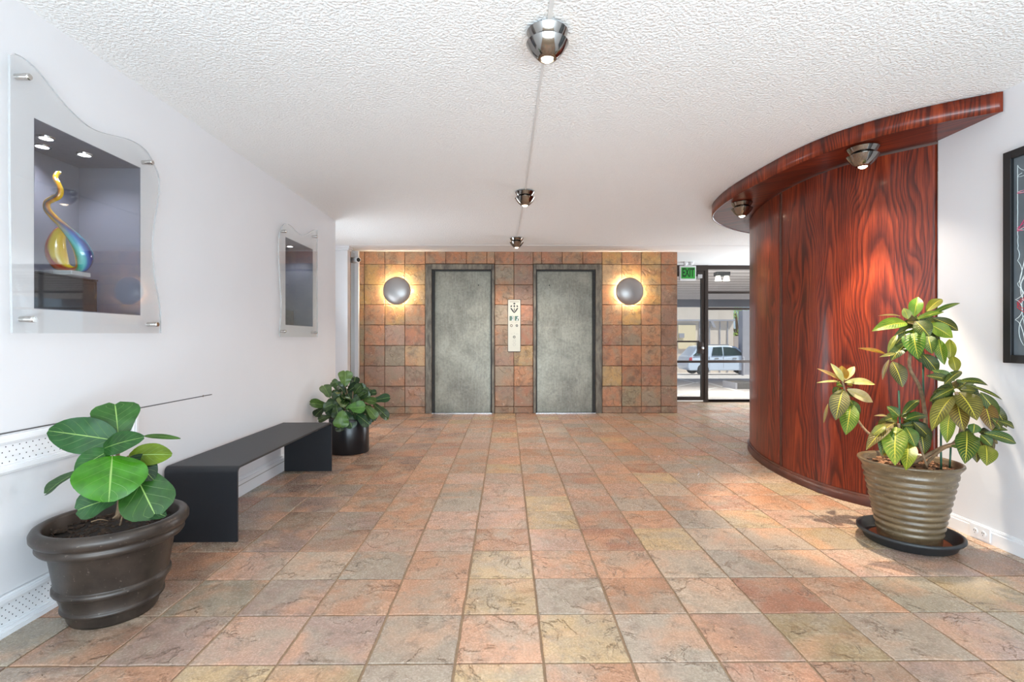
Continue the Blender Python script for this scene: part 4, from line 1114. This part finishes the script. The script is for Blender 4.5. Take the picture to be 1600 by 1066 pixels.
rf = random.Random(31)
for k in range(34):
    a = rf.uniform(0, 2 * PI); e = rf.uniform(-.15, 1.1); d = Vector((math.cos(a) * math.cos(e), math.sin(a) * math.cos(e), math.sin(e)))
    o0 = Vector((PK.x, PK.y, rf.uniform(.4, .52))); B = o0 + d * rf.uniform(.06, .12); T = B + d * rf.uniform(.11, .17) + Vector((0, 0, -.04 * (1.2 - e)))
    leaf(fb, B, T, rf.uniform(.08, .12), fig_shape, rf.choice([(48, 74, 52), (58, 86, 58), (42, 64, 46), (74, 104, 68)]), M['fig_leaf'], fold=.15, bow=.08, wave=.03, roll=rf.uniform(-.4, .4), seed=300 + k)
# croton in the ribbed tan pot
CC = P(1420, 842, 2.735); CC = Vector((CC.x, 2.735, 0))
t = NT('ribbed_tan_glaze'); p = t.pos(); n = t.noise(t.scale(p, (1, 1, 6)), 12, 4, .6); n2 = t.noise(p, 90, 3)
t.set('Base Color', t.mix(t.ramp(n2, [(.62, 0.0), (.75, .4)]), t.ramp(n, [(.3, lin((78, 64, 46))), (.7, lin((120, 101, 74)))]), lin((176, 156, 124))))
t.b.inputs['Roughness'].default_value = .38; t.b.inputs['Coat Weight'].default_value = .3; t.bump(n2, .08, .003); M['tanpot'] = t.m
sa = thing('plant_saucer', CC, 'round black plastic saucer under the tan ribbed pot', 'saucer')
obj('dish', lathe(nb(), [(0, 0.001), (.195, .001), (.205, .006), (.222, .04), (.236, .046), (.241, .052), (.24, .062), (.232, .066), (.222, .062), (.208, .018), (.2, .012), (0, .012)], 72, CC), M['rubber'], sa, smooth=True)
obj('clay_residue', lathe(nb(), [(0, .0125), (.16, .0135), (.185, .0125)], 40, CC), plain('clay_residue', (150, 78, 46), .8, var=.3, vs=30), sa)
cr = thing('potted_croton', CC + Vector((0, 0, .0135)), 'tall yellow veined croton in a ribbed tan pot on a black saucer', 'potted plant')
prof = [(0, .014), (.138, .014), (.143, .02), (.144, .05)]
zr = .055; 
for k in range(9):
    rad = .148 + (.202 - .148) * (k / 8); st_ = .0345
    prof += [(rad - .003, zr), (rad + .003, zr + .010), (rad + .0045, zr + .016), (rad + .003, zr + .022), (rad - .001, zr + .030)]; zr += st_
prof += [(.205, zr + .004), (.212, zr + .010), (.214, zr + .024), (.210, zr + .032), (.218, zr + .05), (.230, zr + .066), (.236, zr + .074), (.234, zr + .082), (.226, zr + .083), (.216, zr + .07), (.203, zr + .03), (.19, zr + .02)]
obj('pot', lathe(nb(), prof, 72, CC), M['tanpot'], cr, smooth=True)
zs = zr + .045
obj('soil', lathe(nb(), [(0, zs + .004), (.1, zs + .004), (.209, zs)], 32, CC), M['soil'], cr)
bm = nb(); rr = random.Random(9)
for _ in range(260):
    a = rr.uniform(0, 2 * PI); q = .195 * math.sqrt(rr.random()); p = CC + Vector((q * math.cos(a), q * math.sin(a), zs + .010)); s = rr.uniform(.006, .014)
    n0 = len(bm.verts); vs = box(bm, -s, s, -s * .6, s * .6, -s * .35, s * .35); R_ = Matrix.Rotation(rr.uniform(0, PI), 3, 'Z') @ Matrix.Rotation(rr.uniform(-.6, .6), 3, 'X')
    for v in vs: v.co = R_ @ v.co + p
obj('bark_chips', bm, M['chips'], cr, kind='stuff')
def cc6(u, v, Y): return P(1270 + u * .2907, 450 + v * .2907, Y)
mm = .2907 * 2.75 / F
PALE, ORA, DRK, LGT, OLV, BRN, GRE, YEL, RED = (222, 206, 172), (190, 124, 40), (44, 66, 38), (108, 146, 54), (128, 130, 40), (104, 78, 58), (66, 106, 46), (140, 150, 52), (118, 84, 52)
CRO = [ # A: left sprig, well back towards the wood
    *[(b, t_, w, c, 3.12, dt) for b, t_, w, c, dt in [((165, 505), (95, 405), 40, PALE, .02), ((158, 500), (155, 418), 78, ORA, 0), ((172, 498), (225, 422), 46, PALE, .02), ((150, 495), (22, 433), 24, (206, 150, 120), 0), ((150, 505), (20, 510), 16, PALE, 0),
      ((170, 508), (336, 520), 52, PALE, 0), ((182, 545), (322, 615), 66, (228, 218, 196), -.02), ((162, 545), (122, 712), 112, (96, 88, 72), -.06), ((205, 620), (178, 790), 106, (96, 134, 40), -.06), ((200, 600), (246, 695), 62, GRE, -.03), ((82, 622), (58, 728), 20, (150, 110, 100), 0)]],
    # B: top cluster
    *[(b, t_, w, c, 2.78, dt) for b, t_, w, c, dt in [((545, 155), (566, 48), 78, LGT, .03), ((512, 168), (488, 108), 54, (150, 166, 110), .02), ((608, 128), (694, 60), 62, OLV, .04), ((620, 150), (792, 82), 32, GRE, .02), ((640, 160), (782, 230), 66, DRK, 0),
      ((508, 190), (318, 232), 92, (118, 152, 58), -.03), ((555, 180), (628, 262), 104, (74, 92, 46), -.06), ((622, 192), (752, 268), 88, (124, 156, 50), -.05), ((540, 212), (568, 384), 124, (92, 130, 46), -.1), ((472, 152), (350, 150), 13, (196, 150, 120), 0),
      ((455, 250), (402, 352), 36, (130, 140, 60), -.02), ((620, 255), (642, 355), 82, GRE, -.05), ((678, 275), (708, 414), 66, (92, 124, 40), -.04), ((735, 275), (742, 395), 62, YEL, -.02), ((505, 300), (420, 392), 84, DRK, -.02), ((392, 355), (242, 324), 26, (206, 132, 44), .03),
      ((445, 352), (358, 372), 22, (196, 178, 130), 0), ((428, 395), (482, 535), 94, (92, 84, 72), -.06), ((410, 385), (374, 495), 27, (128, 108, 96), 0), ((590, 355), (672, 455), 82, DRK, -.03), ((750, 365), (772, 455), 62, YEL, -.02), ((560, 168), (705, 130), 42, (132, 156, 64), -.02),
      ((520, 335), (600, 400), 76, DRK, .02), ((500, 250), (440, 310), 60, DRK, .03)]],
    # C: middle right
    *[(b, t_, w, c, 2.52, dt) for b, t_, w, c, dt in [((750, 505), (608, 472), 62, DRK, .05), ((765, 500), (640, 442), 60, GRE, .06), ((785, 500), (942, 525), 48, DRK, .02), ((830, 520), (1018, 602), 22, DRK, 0), ((752, 585), (640, 770), 100, (112, 110, 44), -.1),
      ((785, 560), (882, 712), 134, (108, 98, 48), -.12), ((772, 600), (812, 772), 104, RED, -.08), ((920, 610), (962, 768), 94, RED, -.06), ((938, 600), (1042, 752), 64, DRK, -.03), ((738, 675), (722, 835), 78, (118, 134, 48), -.05), ((760, 540), (632, 605), 44, DRK, 0),
      ((705, 520), (800, 448), 54, DRK, .06), ((740, 520), (690, 450), 50, DRK, .07), ((900, 560), (1000, 690), 70, DRK, -.02)]],
    # D: lower centre
    *[(b, t_, w, c, 2.66, dt) for b, t_, w, c, dt in [((465, 692), (398, 636), 58, (40, 90, 50), .04), ((482, 682), (572, 602), 54, (40, 88, 50), .05), ((500, 710), (612, 688), 64, (42, 90, 50), .02), ((480, 740), (622, 742), 54, (36, 76, 42), 0), ((432, 730), (286, 872), 84, (116, 96, 54), -.06), ((392, 738), (316, 796), 54, (122, 132, 60), 0),
      ((450, 748), (442, 955), 134, (122, 142, 50), -.14), ((512, 825), (500, 982), 98, (124, 150, 44), -.12), ((500, 748), (552, 856), 84, (70, 116, 52), -.06), ((578, 755), (600, 895), 84, DRK, -.03), ((402, 690), (328, 688), 16, (180, 150, 120), 0), ((420, 760), (370, 900), 80, GRE, -.03), ((540, 720), (640, 820), 70, DRK, -.02), ((400, 850), (385, 905), 50, (140, 110, 40), -.04)]],
    # E: lower right
    *[(b, t_, w, c, 2.46, dt) for b, t_, w, c, dt in [((862, 782), (868, 730), 68, (38, 92, 52), .02), ((880, 800), (862, 852), 54, GRE, -.03), ((828, 770), (818, 945), 118, (50, 80, 36), -.1), ((930, 845), (934, 956), 102, (106, 118, 44), -.05), ((918, 780), (1094, 836), 72, (40, 80, 44), 0), ((900, 790), (962, 852), 62, (44, 86, 46), -.03),
      ((1000, 715), (1082, 755), 42, DRK, .02), ((958, 768), (1048, 765), 44, GRE, .02), ((872, 825), (882, 940), 64, (66, 58, 36), -.03), ((740, 850), (785, 858), 22, GRE, 0), ((960, 700), (1010, 760), 60, DRK, .03)]],
]
for k, (b, tt, w, c, Yd, dt) in enumerate(CRO):
    rk = random.Random(100 + k); j = rk.uniform(-.02, .02)
    B = cc6(*b, Yd + j); T = cc6(*tt, Yd + j + dt)
    c = tuple(max(0, v + rk.uniform(-8, 8)) for v in c)
    leaf(cr, B, T, w * mm * Yd / 2.75 * .84, cro_shape, c, M['croton_leaf'], fold=.3, bow=.1, wave=.02, roll=rk.uniform(-.25, .25), seed=k)
rf = random.Random(77)
for (u, v, Yd, n, ru, rv, r0) in ((575, 215, 2.82, 28, 150, 90, 60), (770, 570, 2.58, 28, 165, 90, 60), (465, 720, 2.72, 20, 130, 80, 50), (880, 800, 2.52, 18, 130, 70, 50), (165, 540, 3.14, 5, 70, 80, 40)):
    for k in range(n):
        a = 2 * PI * (k + rf.random() * .6) / n; B = cc6(u + 22 * math.cos(a), v + 18 * math.sin(a) - 10, Yd)
        T = cc6(u + ru * rf.uniform(.62, 1.0) * math.cos(a), v + rv * rf.uniform(.7, 1.1) * math.sin(a) + 30, Yd + rf.uniform(-.02, .09))
        c = rf.choice([DRK, DRK, GRE, (52, 74, 36), (88, 92, 40), (84, 66, 44)])
        leaf(cr, B, T, r0 * rf.uniform(.8, 1.25) * mm * Yd / 2.75, cro_shape, c, M['croton_leaf'], fold=.3, bow=.12, wave=.02, roll=rf.uniform(-.5, .5), seed=200 + k)
sb = CC + Vector((0, 0, zs))
def cst(*pts): return [cc6(u, v, Y) for u, v, Y in pts]
stem_tube(cr, [sb + Vector((.0, .05, 0))] + cst((597, 760, 2.76), (598, 640, 2.78), (572, 530, 2.78), (520, 425, 2.79), (535, 300, 2.79), (555, 180, 2.78)), [.0105, .008])
stem_tube(cr, [sb + Vector((-.04, -.02, 0))] + cst((690, 862, 2.57), (765, 832, 2.54), (800, 740, 2.52), (770, 560, 2.52)), [.011, .008])
stem_tube(cr, [sb + Vector((.02, -.06, 0))] + cst((690, 870, 2.54), (780, 840, 2.48), (862, 790, 2.46)), [.008, .006])
stem_tube(cr, [sb + Vector((-.05, -.04, 0))] + cst((470, 840, 2.68), (462, 730, 2.67)), [.008, .006])
stem_tube(cr, [sb + Vector((-.05, .03, 0))] + cst((440, 860, 2.85), (310, 790, 3.0), (235, 700, 3.1), (185, 590, 3.12), (158, 500, 3.12)), [.009, .006])
stem_tube(cr, [sb + Vector((.03, -.08, 0))] + cst((610, 950, 2.6), (580, 860, 2.62), (560, 780, 2.66)), [.006, .005])
for (a, b, Yd) in (((690, 985), (688, 760), 2.62), ((735, 985), (742, 850), 2.66), ((478, 740), (462, 552), 2.72), ((600, 640), (592, 355), 2.81)):
    p0 = cc6(*a, Yd); p1 = cc6(*b, Yd); p0.z = zs - .01 if a[1] > 900 else p0.z
    if a[1] <= 900: p0 = Vector((p0.x, p0.y, zs - .01))
    if (Vector((p0.x, p0.y, 0)) - CC).length > .19: 
        dv = (Vector((p0.x, p0.y, 0)) - CC).normalized() * .18; p0 = Vector((CC.x + dv.x, CC.y + dv.y, p0.z))
    obj('stake', tube(nb(), [p0, p1], .0045, 8), M['stake'], cr)

# ------------------------------------------------------------------ outlet, framed art
op = PX(1532, 828, XR - .015)
r = thing('wall_outlet', op, 'white double outlet set sideways in the baseboard near the croton', 'outlet')
obj('cover_plate', bx(XR - .021, XR - .0145, op.y - .06, op.y + .06, .008, .082), M['white'], r, bevel=.002)
for s in (-1, 1):
    obj('socket', lathe(nb(), [(0, .003), (.015, .003), (.0165, 0)], 20, (XR - .0215, op.y + s * .024, .045), '-x'), M['white'], r)
    bm = nb()
    for dy in (-.005, .005): box(bm, XR - .0256, XR - .0247, op.y + s * .024 + dy - .0012, op.y + s * .024 + dy + .0012, .045, .053)
    lathe(bm, [(0, .0008), (.0022, .0008), (.0022, 0)], 8, (XR - .0248, op.y + s * .024, .037), '-x'); obj('slots', bm, M['hole'], r)
e0 = PX(1568, 240, XR - .03); e1 = PX(1568, 567, XR - .03)
ya1, za1, za0 = e0.y, e0.z, e1.z; ya0 = ya1 - 1.0; fw = .042
ar = thing('framed_painting', (XR, (ya0 + ya1) / 2, za0), 'black framed dark grey abstract painting with looping thin lines on the white wall', 'painting')
bm = nb()
for a in ((ya0, ya0 + fw, za0, za1), (ya1 - fw, ya1, za0, za1), (ya0 + fw, ya1 - fw, za0, za0 + fw), (ya0 + fw, ya1 - fw, za1 - fw, za1)): box(bm, XR - .035, XR - .001, *a)
obj('frame', bm, plain('black_frame', (26, 26, 28), .4), ar, bevel=.003)
obj('board', bx(XR - .018, XR - .001, ya0 + fw, ya1 - fw, za0 + fw, za1 - fw), plain('slate_board', (94, 102, 108), .7, var=.15, vs=6), ar)
def loops(seed, n, rad, name, colr, yr, zr_):
    rr = random.Random(seed); y = rr.uniform(*yr); z = rr.uniform(*zr_); a = rr.uniform(0, 6); pts = []; kk = 10
    for i in range(n):
        if i % 14 == 0: kk = rr.uniform(-22, 22)
        a += kk * .016; y += math.cos(a) * .016; z += math.sin(a) * .016
        if not yr[0] < y < yr[1]: a = PI - a; y = min(max(y, yr[0]), yr[1])
        if not zr_[0] < z < zr_[1]: a = -a; z = min(max(z, zr_[0]), zr_[1])
        pts.append(Vector((XR - .0195, y, z)))
    bm = nb(); tube(bm, pts, rad, 5); obj(name, bm, plain(name, colr, .6), ar, smooth=True)
yr = (ya0 + fw + .02, ya1 - fw - .02); zr2 = (za0 + fw + .05, za1 - fw - .04)
loops(1, 900, .0015, 'white_line', (226, 230, 230), yr, zr2); loops(2, 800, .0013, 'white_line', (210, 222, 222), yr, zr2)
loops(4, 160, .002, 'cyan_line', (70, 170, 196), yr, zr2); loops(6, 150, .002, 'red_line', (190, 40, 56), (ya1 - .26, ya1 - .06), (za0 + .16, za0 + .36)); loops(7, 70, .0016, 'pink_line', (206, 60, 110), (ya1 - .2, ya1 - .06), (za1 - .42, za1 - .2)); loops(9, 500, .0014, 'white_line', (220, 226, 226), (ya1 - .3, ya1 - .05), zr2)
